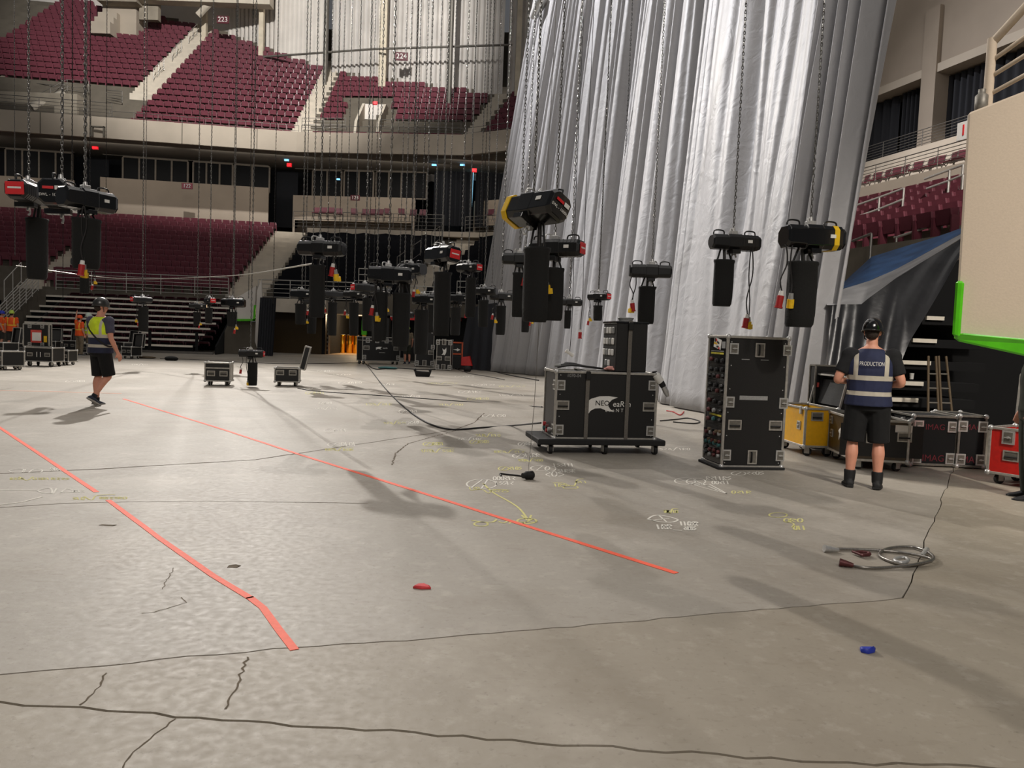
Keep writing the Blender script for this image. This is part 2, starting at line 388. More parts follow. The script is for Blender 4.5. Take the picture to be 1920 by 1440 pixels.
slab([Vector((-60, -12)), Vector((60, -12))]+(shiftl(j3l, -.008)[:-1]+shiftl(j3, -.008))[::-1], 'floor_concrete_warm')
def ribbon(pts, w, z=.0025, jit=0, sd=0):
    r = random.Random(sd); pts = [Vector(p).to_2d() for p in pts]; A = shiftl(pts, w/2); B = shiftl(pts, -w/2); k = len(pts)
    if jit: A = [p+Vector((r.uniform(-jit, jit), r.uniform(-jit, jit))) for p in A]; B = [p+Vector((r.uniform(-jit, jit), r.uniform(-jit, jit))) for p in B]
    mb = MB(); mb.add([(p.x, p.y, z) for p in A]+[(p.x, p.y, z) for p in B], [(i, k+i, k+i+1, i+1) for i in range(k-1)]); return mb
def crack(pl, w, sd, amp=.009, m='crack_dark', step=.028):
    p = jag(fl(pl), step, amp, sd); obj('floor_crack_and_line', ribbon(p, w, .0015, w*.3, sd).mesh('floor_crack_and_line', m), floor)
crack([(0, 888), (180, 880), (310, 872), (480, 862), (640, 838), (760, 820), (850, 806), (890, 792), (908, 775)], .022, 11, .012, 'joint_dark', .2)
crack([(735, 872), (742, 850), (765, 832), (800, 822), (860, 806)], .016, 12, .01)
crack([(0, 952), (120, 944), (240, 941), (420, 940), (690, 944)], .010, 13, .004, 'crack_dark', .3)  # only a thin dark line across the floor, no crack
crack([(200, 1262), (176, 1300), (150, 1322)], .007, 14); crack([(464, 1232), (450, 1270), (436, 1300), (422, 1330)], .008, 15)
crack([(340, 1120), (350, 1130), (290, 1148), (265, 1150)], .005, 16); crack([(325, 1065), (312, 1090), (305, 1105)], .004, 17)
crack([(330, 1348), (250, 1410), (230, 1440)], .005, 18)
# ================= FAR BOWL ===================================================
P1 = Vector((-14.7, 51.2)); P2 = Vector((-3.65, 50.3))
D1 = Vector((.988, .154)); D3 = Vector((.852, -.522))
REF = [P1-D1*42, P1, P2, P2+D3*16]
def off(o, ref=REF):
    n = []
    for a, b in zip(ref[:-1], ref[1:]):
        t = (b-a).normalized(); n.append(Vector((-t.y, t.x)))
    out = [ref[0]+n[0]*o]
    for i in range(1, len(ref)-1):
        bi = (n[i-1]+n[i]).normalized(); out.append(ref[i]+bi*(o/max(.3, bi.dot(n[i]))))
    return out+[ref[-1]+n[-1]*o]
def sweep(mb, prof, ref=REF, mi=0, s0=0, s1=None, closed=True):
    """sweep a closed (offset,z) profile along the bowl line"""
    L = [off(o, ref) for o, z in prof]; s1 = len(ref)-1 if s1 is None else s1
    for k in range(s0, s1):
        a = [(L[i][k].x, L[i][k].y, prof[i][1]) for i in range(len(prof))]; b = [(L[i][k+1].x, L[i][k+1].y, prof[i][1]) for i in range(len(prof))]
        mb.rings([a, b], mi, True, False)
    return mb
# floor of the concourses, walls, fascia
def st(name, mb, m, bev=0): return struct(obj(name, mb.mesh(name, m, bev)))
st('upper_fascia', sweep(MB(), [(0, 13.0), (.9, 13.1), (.9, 13.9), (.25, 14.3), (0, 14.3)]), 'fascia_beige')
for fr in (.1, .2, .27, .4, .5, .63, .7, .83, .94):    # panel joints of the fascia, recessed look from thin seams
    p = REF[0].lerp(REF[1], fr); mb = MB(); mb.box((p.x+.01, p.y-.012, 13.65), (.05, .03, 1.28)); st('trim_1', mb, 'soffit_grey')
for q in ((550, 270), (618, 276), (726, 277), (888, 280)):
    p = az(q[0], q[1], 13.65); mb = MB(); mb.box((p.x, p.y, 13.65), (.06, .06, 1.28)); st('trim_2', mb, 'soffit_grey')
for q in ((184, 245), (544, 281), (868, 285)):          # small framed hatches on the fascia
    p = az(q[0], q[1], 13.35); mb = MB()
    mb.b2((p.x-.4, p.y-.08, 13.55), (p.x+.4, p.y+.1, 13.62)); mb.b2((p.x-.4, p.y-.08, 13.0), (p.x-.33, p.y+.1, 13.62)); mb.b2((p.x+.33, p.y-.08, 13.0), (p.x+.4, p.y+.1, 13.62))
    st('trim_3', mb, 'soffit_grey')
st('ceiling', sweep(MB(), [(.5, 13.05), (10, 13.6), (10, 14.0), (.5, 13.5)]), 'soffit_grey')
UR0, UZ0, UT, UR = 1.3, 14.1, .80, .625
NU = 19
def unew():
    prof = [(UR0-1.2, 13.9)]
    for i in range(NU+4):
        o = UR0+i*UT; z = UZ0+i*UR
        prof += [(o-.45, z-UR), (o-.45, z)] if i else [(o-1.2, z), (o-.45, z)]
    prof += [(UR0+(NU+4)*UT, UZ0+(NU+3)*UR), (UR0+(NU+4)*UT, 13.9)]
    return prof
st('upper_terrace', sweep(MB(), unew()), 'concrete_dark')
# lower bowl terraces (section behind the bleachers)
LR0, LZ0, LT, LRS, NL = -5.0, 3.3, .82, .405, 13
def lower():
    prof = [(-6.6, 2.4), (-6.6, 3.1)]
    for i in range(NL):
        o = LR0+i*LT; z = LZ0+i*LRS
        prof += [(o-.45, prof[-1][1]), (o-.45, z)]
    prof += [(5.7, prof[-1][1]), (5.7, 2.4)]
    return prof
st('lower_terrace', sweep(MB(), lower()), 'concrete_dark')
# suite level: balcony walls, glazing, doors
def quadwall(name, a, b, z0, z1, th, m, back=True):
    """upright wall slab between plan points a and b"""
    a = Vector(a); b = Vector(b); t = (b-a).normalized(); n = Vector((-t.y, t.x))*th
    mb = MB().prism([(a.x, a.y), (b.x, b.y), (b.x+n.x, b.y+n.y), (a.x+n.x, a.y+n.y)], z0, z1); return st(name, mb, m)
so = off(5.75); sw = off(7.2); sb = off(9.6)
def along(P, k, px, z):
    """plan point on bowl line P, segment k, that lies under image column px at height z"""
    a, b = P[k], P[k+1]
    lo, hi = -.5, 1.5
    for _ in range(40):
        mid = (lo+hi)/2; q = a.lerp(b, mid); d = Vector((q.x, q.y, z))-CAM; x = 960+FPX*d.dot(cR)/d.dot(cF)
        if x < px: lo = mid
        else: hi = mid
    return a.lerp(b, lo)
quadwall('wall_suite', sb[0], sb[1], 8, 14, .3, 'navy_dark'); quadwall('wall_suite', sb[1], sb[2], 8, 14, .3, 'navy_dark'); quadwall('wall_suite', sb[2], sb[3], 8, 14, .3, 'navy_dark')
def suite(k, x0, x1, zt, zb, wins, xs0=None):
    a = along(so, k, x0, 10); b = along(so, k, x1, 10); quadwall('wall_balcony', a, b, zb, zt, .2, 'suite_wall')
    c = along(sw, k, x0, 11); d = along(sw, k, x1, 11)
    quadwall('wall_suite', a, c, 8.4, zt, .15, 'suite_wall'); quadwall('wall_suite', b, d, 8.4, zt, .15, 'suite_wall')
    # back glazing
    for (w0, w1, nm) in wins:
        p = along(sw, k, w0, 12.3); q = along(sw, k, w1, 12.3); t = (q-p).normalized(); L = (q-p).length; n = Vector((-t.y, t.x))
        M = frameM((p.x, p.y, 11.35), (t.x, t.y, 0), (0, 0, 1)); wo = struct(obj('window_1', None)); wo.matrix_world = M
        mb = MB()
        mb.b2((0, 0, 0), (L, .12, .1)); mb.b2((0, 0, 1.95), (L, .12, 2.05)); obj('window_frame', mb.mesh('f', 'window_frame'), wo)
        for i in range(nm+1):
            x = L*i/nm; mbm = MB().b2((x-.06, 0, .1), (x+.06, .12, 1.95)); obj('mullion', mbm.mesh('m', 'window_frame'), wo)
            if i < nm: mg = MB().b2((x+.06, .05, .1), (x+L/nm-.06, .07, 1.95)); obj('pane', mg.mesh('g', 'glass_dark'), wo)
    e = along(sw, k, x0, 13); f_ = along(sw, k, x1, 13)
    quadwall('wall_suite', e, f_, 13.4, 14, .2, 'soffit_grey'); quadwall('wall_suite', c, d, 8.4, 11.35, .2, 'suite_wall')
suite(0, -60, 138, 11.2, 8.4, [(10, 135, 4)])
suite(0, 192, 503, 11.55, 8.6, [(230, 352, 4), (362, 436, 3), (440, 505, 2)])
suite(1, 553, 778, 11.2, 9.4, [(586, 640, 2), (645, 700, 2), (705, 800, 4)])
suite(2, 892, 1010, 11.2, 9.4, [(900, 990, 3)])
# dark panels standing in for the shade inside the doorways
for k, x, w in ((0, 183, 30), (0, 538, 36), (1, 842, 60)):
    p = along(off(7.6), k, x, 11.4); mb = MB(); mb.b2((p.x-.8, p.y, 9.0), (p.x+.8, p.y+.1, 13.1)); st('dark_opening_1', mb, 'navy_dark')
def wlight(name, px, py, Y, sx, sz, m, label, cat):
    p = ay(px, py, Y); mb = MB(); mb.box((0, 0, 0), (sx, .12, sz)); mb.box((0, .08, 0), (sx*1.15, .06, sz*1.25), 1)
    return single(name, mb, [m, 'black_plastic'], label, cat, 'exit signs and small lamps under the upper deck', .01, p, 0, False)
wlight('exit_sign', 178, 276, 53, .35, .22, 'exit_red', 'small red exit sign over the left suite doorway', 'sign')
wlight('exit_sign', 542, 309, 55.5, .3, .22, 'exit_red', 'small red exit sign over the doorway between the two balconies', 'sign')
wlight('exit_sign', 889, 319, 53.5, .3, .22, 'exit_red', 'small red exit sign beside the bright gap in the drapes', 'sign')
wlight('downlight', 537, 300, 54.5, .28, .1, 'spot_blue', 'bluish downlight above the middle exit sign', 'lamp')
wlight('downlight', 634, 336, 56, .22, .09, 'spot_blue', 'tiny bluish lamp inside the suite windows above the number 123', 'lamp')
wlight('downlight', 814, 309, 53.5, .3, .09, 'spot_blue', 'left of the two bluish downlights near the curtain', 'lamp')
wlight('downlight', 867, 309, 53.5, .3, .09, 'spot_blue', 'right of the two bluish downlights near the curtain', 'lamp')
# glowing strip set in for light through the gap in the concourse drape
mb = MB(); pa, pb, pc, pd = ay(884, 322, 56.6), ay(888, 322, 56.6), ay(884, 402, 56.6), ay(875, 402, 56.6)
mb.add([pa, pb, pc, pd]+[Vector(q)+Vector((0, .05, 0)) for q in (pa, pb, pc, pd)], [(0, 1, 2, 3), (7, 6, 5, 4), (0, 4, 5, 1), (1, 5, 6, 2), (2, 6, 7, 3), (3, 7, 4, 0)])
st('gap_glow', mb, 'gap_light')
for (x0, x1) in ((812, 884), (890, 952)):
    a = ay(x0, 405, 56.3); b = ay(x1, 405, 56.3); mb = MB(); mb.open = True; n = 40
    P = [[(a.x+(b.x-a.x)*i/n, 56.3+.12*math.sin(i*1.3), z) for i in range(n+1)] for z in (9.3, 13.2)]
    mb.grid(P); tag(obj('drape', mb.mesh('drape', 'navy_dark')), 'dark concourse drape '+('left' if x0 < 850 else 'right')+' of the bright gap beyond the bowl', 'curtain', 'concourse drapes')
# ---- back wall, corrugated sheets and columns
WB = [Vector((-62, 70)), Vector((-26.6, 66.5)), Vector((-15.3, 62.4)), Vector((-1.2, 57.6)), Vector((12, 49.5))]
def corr(a, b, z0, z1, pitch, amp, m, n0):
    t = (b-a).normalized(); n = Vector((-t.y, t.x)); L = (b-a).length; mb = MB(); mb.open = True; k = int(L/pitch); rows = [[], []]
    for i in range(k):
        for u, d in ((0, 0), (.3, 0), (.5, amp), (.8, amp)):
            p = a+t*(i+u)*pitch-n*d
            rows[0].append((p.x, p.y, z0)); rows[1].append((p.x, p.y, z1))
    mb.grid(rows, 0, False); return st(n0, mb, m)
quadwall('wall_back', WB[0], WB[1], 13, 44, .3, 'wall_white')
quadwall('wall_back', WB[1], WB[1].lerp(WB[2], .6), 13, 44, .3, 'wall_white')
corr(WB[1].lerp(WB[2], .15), WB[2], 13, 44, .42, .12, 'wall_white', 'wall_back')
corr(WB[2], WB[3], 13, 44, .42, .2, 'corrugated', 'wall_back'); corr(WB[3], WB[4], 13, 44, .42, .2, 'corrugated', 'wall_back')
for i, (px, yy) in enumerate(((383, 64), (490, 63), (718, 59.6), (972, 56.4))):
    p = ay(px, 100, yy); mb = MB(); mb.box((p.x, p.y, 29), (.36 if px != 718 else .55, .4, 32)); st('column_%d' % (i+1), mb, 'column_cream')
for px, yy in ((610, 60), (845, 56.5)):
    p = ay(px, 100, yy); mb = MB().cyl((p.x, p.y, 15.5), (p.x, p.y, 44), .16, .16, 10); single('pipe', mb, 'aluminium_dull', 'dark vertical pipe '+('left' if px < 700 else 'right')+' of the sign 224', 'pipe', 'pipes on the corrugated wall')
mb = MB().tube([ay(488, 107, 62.3), ay(700, 92, 59), ay(960, 84, 55.5)], .08, 6); single('conduit', mb, 'aluminium_dull', 'thin dark conduit running level across the corrugated wall', 'pipe')
# dark beams and panels at the upper left of the wall
mb = MB(); a = ay(250, -2, 62.8); b = ay(505, -2, 61.5); mb.b2((a.x, 61.6, a.z-.5), (b.x, 62.6, a.z+3)); st('ceiling_beam', mb, 'concrete_light')
mb = MB(); mb.tube([ay(372, 28, 62.6), ay(402, -4, 62.2)], .35, 4); st('roof_brace', mb, 'concrete_light')
mb = MB(); p = ay(283, 20, 63); mb.b2((p.x-.7, 62.5, p.z-.9), (p.x+.8, 63, p.z+2)); st('wall_niche', mb, 'concrete_mid')
# concrete box and white blocks at the head of the left aisle
mb = MB(); p = ay(232, 50, 63); mb.b2((p.x-1.5, 62.6, p.z-1.6), (p.x+1.2, 64.5, p.z+1.9)); st('stair_head', mb, 'fascia_beige')
mb = MB(); p = ay(232, 5, 62.5); mb.b2((p.x-1.6, 61.5, p.z-.3), (p.x+1.5, 63, p.z+2)); st('ceiling_beam', mb, 'concrete_mid')
mb = MB(); p = ay(184, 42, 61.5)
for i in range(3): mb.b2((p.x-.3, 61+.5*i, p.z-1), (p.x+1.2, 61.5+.5*i, p.z-.1+.55*i))
st('stair_head', mb, 'fascia_beige')
# ---- numbered signs
def sign(txt, px, py, Y, w, h, m, label, tm='white_print'):
    p = ay(px, py, Y); o = thing('section_sign', label, 'sign', p, 0, 'section number signs'); o.rotation_euler = (0, 0, 0)
    mb = MB().box((0, 0, 0), (w, .06, h)); obj('board', mb.mesh('b', m, .01), o)
    obj('number', text_mesh(txt, h*.62, tm, .01), o, (0, -.04, 0)); return o
sign('223', 418, 37, 62.0, .95, .6, 'sign_maroon', 'section sign 223 on the white upper wall')
sign('224', 753, 106, 58.2, .95, .6, 'sign_maroon', 'section sign 224 on the corrugated wall')
sign('122', 351, 349, 53.0, .75, .4, 'sign_maroon', 'section sign 122 on the long balcony wall', 'grey_print')
sign('123', 666, 371, 55.4, .66, .38, 'sign_maroon', 'section sign 123 on the middle balcony wall')
# ================= SEATING =====================================================
def seat_mb(open_=False):
    """folding arena seat facing -y, origin on the tread: (backrest, pan+standards)"""
    b = MB(); p = MB()
    prof = [(-.235, .40), (-.245, .70), (-.20, .84), (.20, .84), (.245, .70), (.235, .40)]
    vs = []
    for (x, z) in prof: vs.append((x, .20+.16*(z-.4)+.05*(1-(x/.245)**2), z))
    vs2 = [(x, y+.045, z) for x, y, z in vs]
    b.add(vs+vs2, [tuple(range(6)), tuple(range(11, 5, -1))]+[(i+6, i+7 if i < 5 else 6, (i+1) % 6, i) for i in range(6)])
    if open_: p.box((0, 0, .43), (.45, .42, .06))
    else:
        R = Matrix.Rotation(math.radians(-78), 3, 'X'); p.box((0, .08, .60), (.43, .40, .055), 0, R)
    for s in (-1, 1): p.b2((s*.255-.018, .02, 0), (s*.255+.018, .26, .62))
    return b, p
_b, _p = seat_mb()
SEAT_BACK = _b.mesh('backrest', 'seat_red'); SEAT_PAN = _p.mesh('seat_pan', 'seat_red')
_w = MB(); _w.add(_b.v, _b.f); _w.add(_p.v, _p.f)
SEAT_ONE = _w.mesh('arena_seat', 'seat_red')
STUFF_V, STUFF_F = [], []
def stuff_seat(x, y, z, rz, zs=1.0):
    A = np.array(_w.v); c, s = math.cos(rz), math.sin(rz); o = sum(len(a) for a in STUFF_V)
    B = np.stack([A[:, 0]*c-A[:, 1]*s+x, A[:, 0]*s+A[:, 1]*c+y, A[:, 2]*zs+z], 1); STUFF_V.append(B)
    STUFF_F.extend([tuple(i+o for i in f) for f in _w.f])
def pt(k, s, o):
    L = off(o); t = (REF[k+1]-REF[k]).normalized()
    return (L[k+1]-t*s) if k == 0 else (L[k]+t*s)
def yaw_of(k):
    t = (REF[k+1]-REF[k]).normalized(); return math.atan2(t.y, t.x)
def inside(p, m=.55):
    for a, b in zip(WB[:-1], WB[1:]):
        if a.x <= p.x <= b.x:
            t = (b-a).normalized(); n = Vector((-t.y, t.x)); return (p-a).dot(n) < -m
    return True
def pxof(p, z):
    d = Vector((p.x, p.y, z))-CAM; return 960+FPX*d.dot(cR)/d.dot(cF)
SP = .535
for i in range(NU+4):
    o = UR0+i*UT; z = UZ0+i*UR
    for k in (0, 1, 2):
        L = off(o); ln = (L[k+1]-L[k]).length if k else 24
        s = .95
        while s < ln-(.95 if k == 1 else 0):
            p = pt(k, s, o); ok = inside(p)
            if k == 0:
                if 11.0 < s < 12.5: ok = False
                if i < 6 and s > 11.0: ok = False
                if i == 12: ok = ok and True
            px = pxof(p, z)
            if k == 1:
                if i in (1, 2): ok = False
                if 3 <= i <= 6 and 646 < px < 738: ok = False
                if i == 0 and 690 < px < 700: ok = False
            if k == 2 and px > 1040: ok = False
            if px < -300: ok = False
            if ok: stuff_seat(p.x, p.y, z, yaw_of(k), .78)
            s += SP
for i in range(NL):
    o = LR0+i*LT; z = LZ0+i*LRS
    s = 2.75
    while s < 27:
        p = pt(0, s, o); px = pxof(p, z)
        ok = px > -300 and not (px < 138 and 12.6-.12*i < s < 14.1-.12*i) and not (i < 3 and s > 13.5)
        if ok: stuff_seat(p.x, p.y, z, yaw_of(0))
        s += SP
def bleacher_rows():
    root = thing('retractable_bleacher', 'pulled-out bleacher with maroon seats and white-edged rows at the far left', 'bleacher', (*pt(0, 5, -12.4), 0), yaw_of(0))
    n = 0
    for i in range(9):
        y = -.1+.66*i; z = .42+.295*i; x1 = 4.25-.13*(8-i); x0 = -4.75-.21*i
        mb = MB().b2((x0, y, z-.09), (x1, y+.66, z-.01)); obj('row_deck', mb.mesh('row_deck', 'void_black'), root)
        mb = MB().b2((x0, y-.05, z-.10), (x1, y-.004, z+.0)); obj('nose_strip', mb.mesh('nose_strip', 'nose_white'), root)
        mb = MB().b2((x0, y+.05, z-.295), (x1, y+.08, z-.095)); obj('riser', mb.mesh('riser', 'void_black'), root)
    for x in (-4.85, 4.3):
        mb = MB().prism([(-.1, 0), (6, 0), (6, 2.9), (5.2, 2.7), (-.1, .4)], x-.04, x+.04, 'x'); obj('side_panel', mb.mesh('side_panel', 'void_black'), root)
    for x in (-3.4, -.6, 1.2, 3.4):
        mb = MB().b2((x-.06, -.2, 0), (x+.06, -.1, 1.1)); obj('post', mb.mesh('post', 'void_black'), root)
    mb = MB().b2((-4.75, -.25, .0), (4.2, -.12, .12)); obj('skirt', mb.mesh('skirt', 'rail_dark'), root)
    M = Matrix.Translation(root.location) @ Matrix.Rotation(yaw_of(0), 4, 'Z')
    for i in range(8, -1, -1):
        x = -4.4
        while x < 3.9:
            q = M @ Vector((x, .2+.66*i, .42+.295*i-.01))
            if n < 150:
                thing('arena_seat', 'dark maroon bleacher seat, %s row from the top, %s from the left' % (ORD[8-i], ORD[round((x+4.4)/.62)]), 'seat', q, yaw_of(0), 'seats on the pulled-out bleacher', BL_SEAT); n += 1
            else: stuff_seat(q.x, q.y, q.z, yaw_of(0))
            x += .62
_d = _w.mesh('bleacher_seat', 'seat_dark'); _d.transform(Matrix.Diagonal((1, .7, .25, 1)))
BL_SEAT = _d
bleacher_rows()
# ---- stairs in the aisles
def stairs(name, k, s, o0, z0, tread, rise, n, w, m):
    """aisle steps along the bowl slope, one mesh of the setting"""
    mb = MB(); yw = yaw_of(k); R = Matrix.Rotation(yw, 3, 'Z')
    for i in range(n):
        o = o0+i*tread; z = z0+i*rise; p = pt(k, s, o) if not callable(s) else s(o)
        mb.box((p.x, p.y, z-.3), (w, tread+.25, .6+.02), 0, R)
        q = pt(k, s, o+tread*.3) if not callable(s) else s(o+tread*.3)
        mb.box((q.x, q.y, z+rise/2-.15), (w, tread*.55, .3), 0, R)
    return st(name, mb, m)
stairs('aisle_stairs', 0, 11.75, UR0+5*UT, UZ0+5*UR, UT, UR, 17, 1.45, 'concrete_light')
stairs('aisle_stairs', 0, 0.0, UR0, UZ0, UT, UR, 15, 1.7, 'concrete_light')
stairs('aisle_stairs', 1, lambda o: off(o)[2], UR0, UZ0, UT, UR, 10, 1.7, 'concrete_light')
stairs('aisle_stairs', 0, 1.55, LR0, LZ0, LT, LRS, NL, 2.1, 'concrete_light')
stairs('aisle_stairs', 1, lambda o: off(o)[2]-Vector((1.2, -.1)), LR0, LZ0, LT, LRS, NL, 1.9, 'concrete_light')
stairs('aisle_stairs', 0, 13.2, LR0, LZ0, LT, LRS, NL, 1.3, 'concrete_light')
# ---- railings: every bar and post a part
def railing(label, pts, h, nb, m='steel_rail', gap=1.8, r=.03, cat='railing', first=None, group='guard rails of the arena'):
    pts = [Vector(p) for p in pts]; o = thing('guard_rail', label, cat, pts[0], 0, group); q = [p-pts[0] for p in pts]
    for j in range(nb):
        zz = h-(h-.12)*j/max(1, nb-1) if nb > 1 else h
        mb = MB().tube([p+Vector((0, 0, zz)) for p in q], r if j == 0 else r*.7, 5); obj('rail', mb.mesh('rail', m), o)
    L = sum((b-a).length for a, b in zip(q[:-1], q[1:])); n = max(1, round(L/gap)); me = MB().cyl((0, 0, 0), (0, 0, h), r*.9, None, 5).mesh('post', m)
    for i in range(n+1):
        d = L*i/n; k = 0
        while k < len(q)-2 and d > (q[k+1]-q[k]).length: d -= (q[k+1]-q[k]).length; k += 1
        obj('post', me, o, q[k]+(q[k+1]-q[k]).normalized()*d)
    return o
def v3(p, z): return Vector((p.x, p.y, z))
railing('long steel guard rail above the pulled-out bleacher', [v3(along(off(-6.5), 0, 105, 3.1), 3.1), v3(along(off(-6.5), 0, 428, 3.1), 3.1)], 1.1, 6)
railing('steel guard rail in front of the black-tarped seats', [v3(along(off(-6.5), 1, 484, 3.2), 3.1), v3(along(off(-6.5), 1, 664, 3.2), 3.1)], 1.1, 5)
railing('raised steel guard rail at the foot of the middle stairs', [ay(672, 541, 44.5), ay(730, 544, 44.5)], 1.15, 4)
railing('steel guard rail right of the middle stairs above the red-banded tunnel', [v3(along(off(-6.5), 1, 758, 3.2), 2.9), v3(along(off(-6.5), 1, 832, 3.2), 2.9)], 1.2, 5)
railing('short steel guard rail beside the left edge of the big drape', [ay(856, 565, 42.5), ay(890, 566, 42), ], 1.1, 4, gap=1)
railing('low rail along the upper fascia in front of section 223', [v3(p, 14.28) for p in (along(off(.12), 0, 205, 14.3), along(off(.12), 0, 560, 14.3))], .45, 2, 'rail_dark', 1.5, .02)
railing('low rail along the upper fascia below the corrugated wall', [v3(p, 14.28) for p in (along(off(.12), 1, 565, 14.3), along(off(.12), 1, 868, 14.3))], .45, 2, 'rail_dark', 1.5, .02)
railing('low rail on the upper fascia beside the big drape', [v3(p, 14.28) for p in (along(off(.12), 2, 875, 14.3), along(off(.12), 2, 990, 14.3))], .45, 2, 'rail_dark', 1.5, .02)
railing('tall rail along the upper fascia at the far left', [v3(p, 14.28) for p in (along(off(.12), 0, -20, 14.3), along(off(.12), 0, 210, 14.3))], .95, 5, 'rail_dark', 1.5, .022)
railing('upper landing rail right of the left portal', [ay(25, 178, 54), ay(128, 189, 54)], .95, 5, 'rail_dark', 1.5, .022)
railing('ramp rail climbing to the upper landing', [ay(62, 205, 51.5), ay(125, 172, 53.5), ay(166, 174, 53.5)], .8, 4, 'rail_dark', 1.5, .022)
railing('short rail at the foot of the left upper aisle', [ay(200, 190, 53), ay(229, 193, 53)], .75, 5, 'rail_dark', 1, .022)
railing('walkway rail left of the upper portal', [ay(566, 243, 52.5), ay(648, 243, 53)], .75, 4, 'rail_dark', 1.5, .022)
railing('walkway rail right of the upper portal', [ay(708, 245, 53), ay(864, 248, 52.5)], .75, 4, 'rail_dark', 1.5, .022)
railing('rail in front of the middle balcony chairs', [v3(along(off(3.55), 1, 550, 9.0), 8.55), v3(along(off(3.55), 1, 832, 9.0), 8.55)], 1.15, 5, 'rail_dark', 1.8, .024)
railing('rail in front of the right balcony chairs', [v3(along(off(3.55), 2, 872, 9.0), 8.55), v3(along(off(3.55), 2, 960, 9.0), 8.55)], 1.15, 5, 'rail_dark', 1.8, .024)
for i, (x, y, Y) in enumerate(((822, 447, 50.5), (786, 474, 48.5), (757, 496, 46.5), (728, 518, 45))):
    railing('handrail of the middle stairs, %s from the top' % ('first', 'second', 'third', 'lowest')[i], [ay(x-13, y+16, Y-.7), ay(x+2, y+5, Y+.5)], .95, 2, 'rail_dark', 1.3, .025)
for i, (o, zz) in enumerate(((UR0+7*UT, UZ0+7*UR), (UR0+11*UT, UZ0+11*UR), (UR0+15*UT, UZ0+15*UR))):
    a = pt(0, 11.75, o); b = pt(0, 11.75, o+2.2*UT); railing('handrail in the left upper aisle, %s' % ('lowest of three', 'middle of three', 'topmost of three')[i], [v3(a, zz+.3), v3(b, zz+.3+2.2*UR)], .85, 2, 'steel_rail', 1.2, .03)
railing('big white stair railing at the far left, the longer one', [ay(72, 545, 40), ay(0, 618, 37.5)], 1.15, 7, 'steel_rail', .55, .03)
railing('big white stair railing at the far left, behind the longer one', [ay(40, 531, 41), ay(8, 566, 40)], 1.1, 2, 'steel_rail', .6, .03)
mb = MB()
for i in range(8): 
    p = ay(64-9*i, 543+10*i, 40.6-.35*i); mb.b2((p.x-1.3, p.y+.15, 0), (p.x+.1, p.y+.85, max(.1, p.z)))
st('vomitory_stairs', mb, 'concrete_dark')
# ---- tarps over the seats of section 123 and the next
def tarp(k0, sa, sb_, label, k=1):
    mb = MB(); mb.open = True; rows = []
    for i in range(11):
        o = LR0-.4+i*.80; z = LZ0+max(0, i*LT*.5*.98-.0)+.55
        for dz, do in ((0, 0), (.30, .12)):
            r = []
            for j in range(25):
                u = j/24; a = sa(o+do); b = sb_(o+do); p = a.lerp(b, u); r.append((p.x, p.y, z+dz-.05*math.sin(j*1.7)))
            rows.append(r)
    r0 = [(x, y-.1, LZ0-.1) for x, y, z in rows[0]]
    mb.grid([r0]+rows); o = obj('seat_tarp', mb.mesh('seat_tarp', 'tarp_black')); tag(o, label, 'tarp', 'black tarps over the lower seats')
D2 = (P2-P1).normalized()
tarp(1, lambda o: off(o)[1]+D2*.2, lambda o: off(o)[2]-D2*(2.0+.12*o), 'black tarp covering the lower seats under section sign 123')
tarp(2, lambda o: off(o)[2]+D3*.2, lambda o: off(o)[2]+D3*9, 'black tarp covering the lower seats beside the big drape')
mb = MB(); sweep(mb, [(3.4, 8.2), (5.8, 8.2), (5.8, 8.55), (3.4, 8.55)], REF, 0, 1, 3); st('concourse_slab', mb, 'fascia_beige')
# ---- portal in section 224
pc = ay(692, 250, 52.6); mb = MB()
for x0, x1 in ((-.95, -.78), (.55, .72)):
    mb.prism([(pc.y-.6, pc.z-.5), (pc.y+3.2, pc.z-.5), (pc.y+3.2, pc.z+2.6), (pc.y+2.2, pc.z+2.6), (pc.y-.2, pc.z+.75)], pc.x+x0, pc.x+x1, 'x')
st('portal_walls', mb, 'concrete_light')
mb = MB().b2((pc.x-.78, pc.y+2.3, pc.z+1.55), (pc.x+.55, pc.y+2.5, pc.z+2.6)); st('portal_header', mb, 'wall_white')
mb = MB().b2((pc.x-.78, pc.y+2.6, pc.z-.5), (pc.x+.55, pc.y+2.7, pc.z+1.55)); st('dark_opening_2', mb, 'navy_dark')  # dark panel for the shade inside the portal
wlight('exit_sign', 703, 193, pc.y+2.25, .3, .2, 'exit_red', 'red exit sign on the header of the upper portal', 'sign')
# portal at the far left
a = ay(0, 150, 56); b = ay(36, 150, 56)
mb = MB().b2((a.x-1, 55.8, a.z-1.0), (b.x, 56.2, a.z+.6)); st('portal_header', mb, 'fascia_beige')
mb = MB().prism([(53, a.z-2.2), (56, a.z-2.2), (56, a.z+.6), (55, a.z+.4), (53, a.z-1.3)], b.x-.15, b.x+.1, 'x'); st('portal_walls', mb, 'fascia_beige')
mb = MB().b2((a.x-1, 56.0, a.z-2.6), (b.x-.15, 56.1, a.z-.9)); st('dark_opening_3', mb, 'navy_dark')  # shade of the left portal, set in as a dark panel
q = ay(6, 140, 55.7); wlight('exit_sign', 6, 142, 55.7, .45, .3, 'white_print', 'pale lit panel over the far left upper portal', 'sign')
# landing of the vomitory at the upper left
a = ay(20, 186, 53); b = ay(165, 200, 52.5)
mb = MB().b2((a.x, 51.2, 14.0), (b.x, 53.2, a.z)); st('landing', mb, 'concrete_mid')
mb = MB().tube([ay(60, 203, 51.0), ay(122, 178, 52.2)], .35, 4); st('landing_ramp', mb, 'concrete_light')
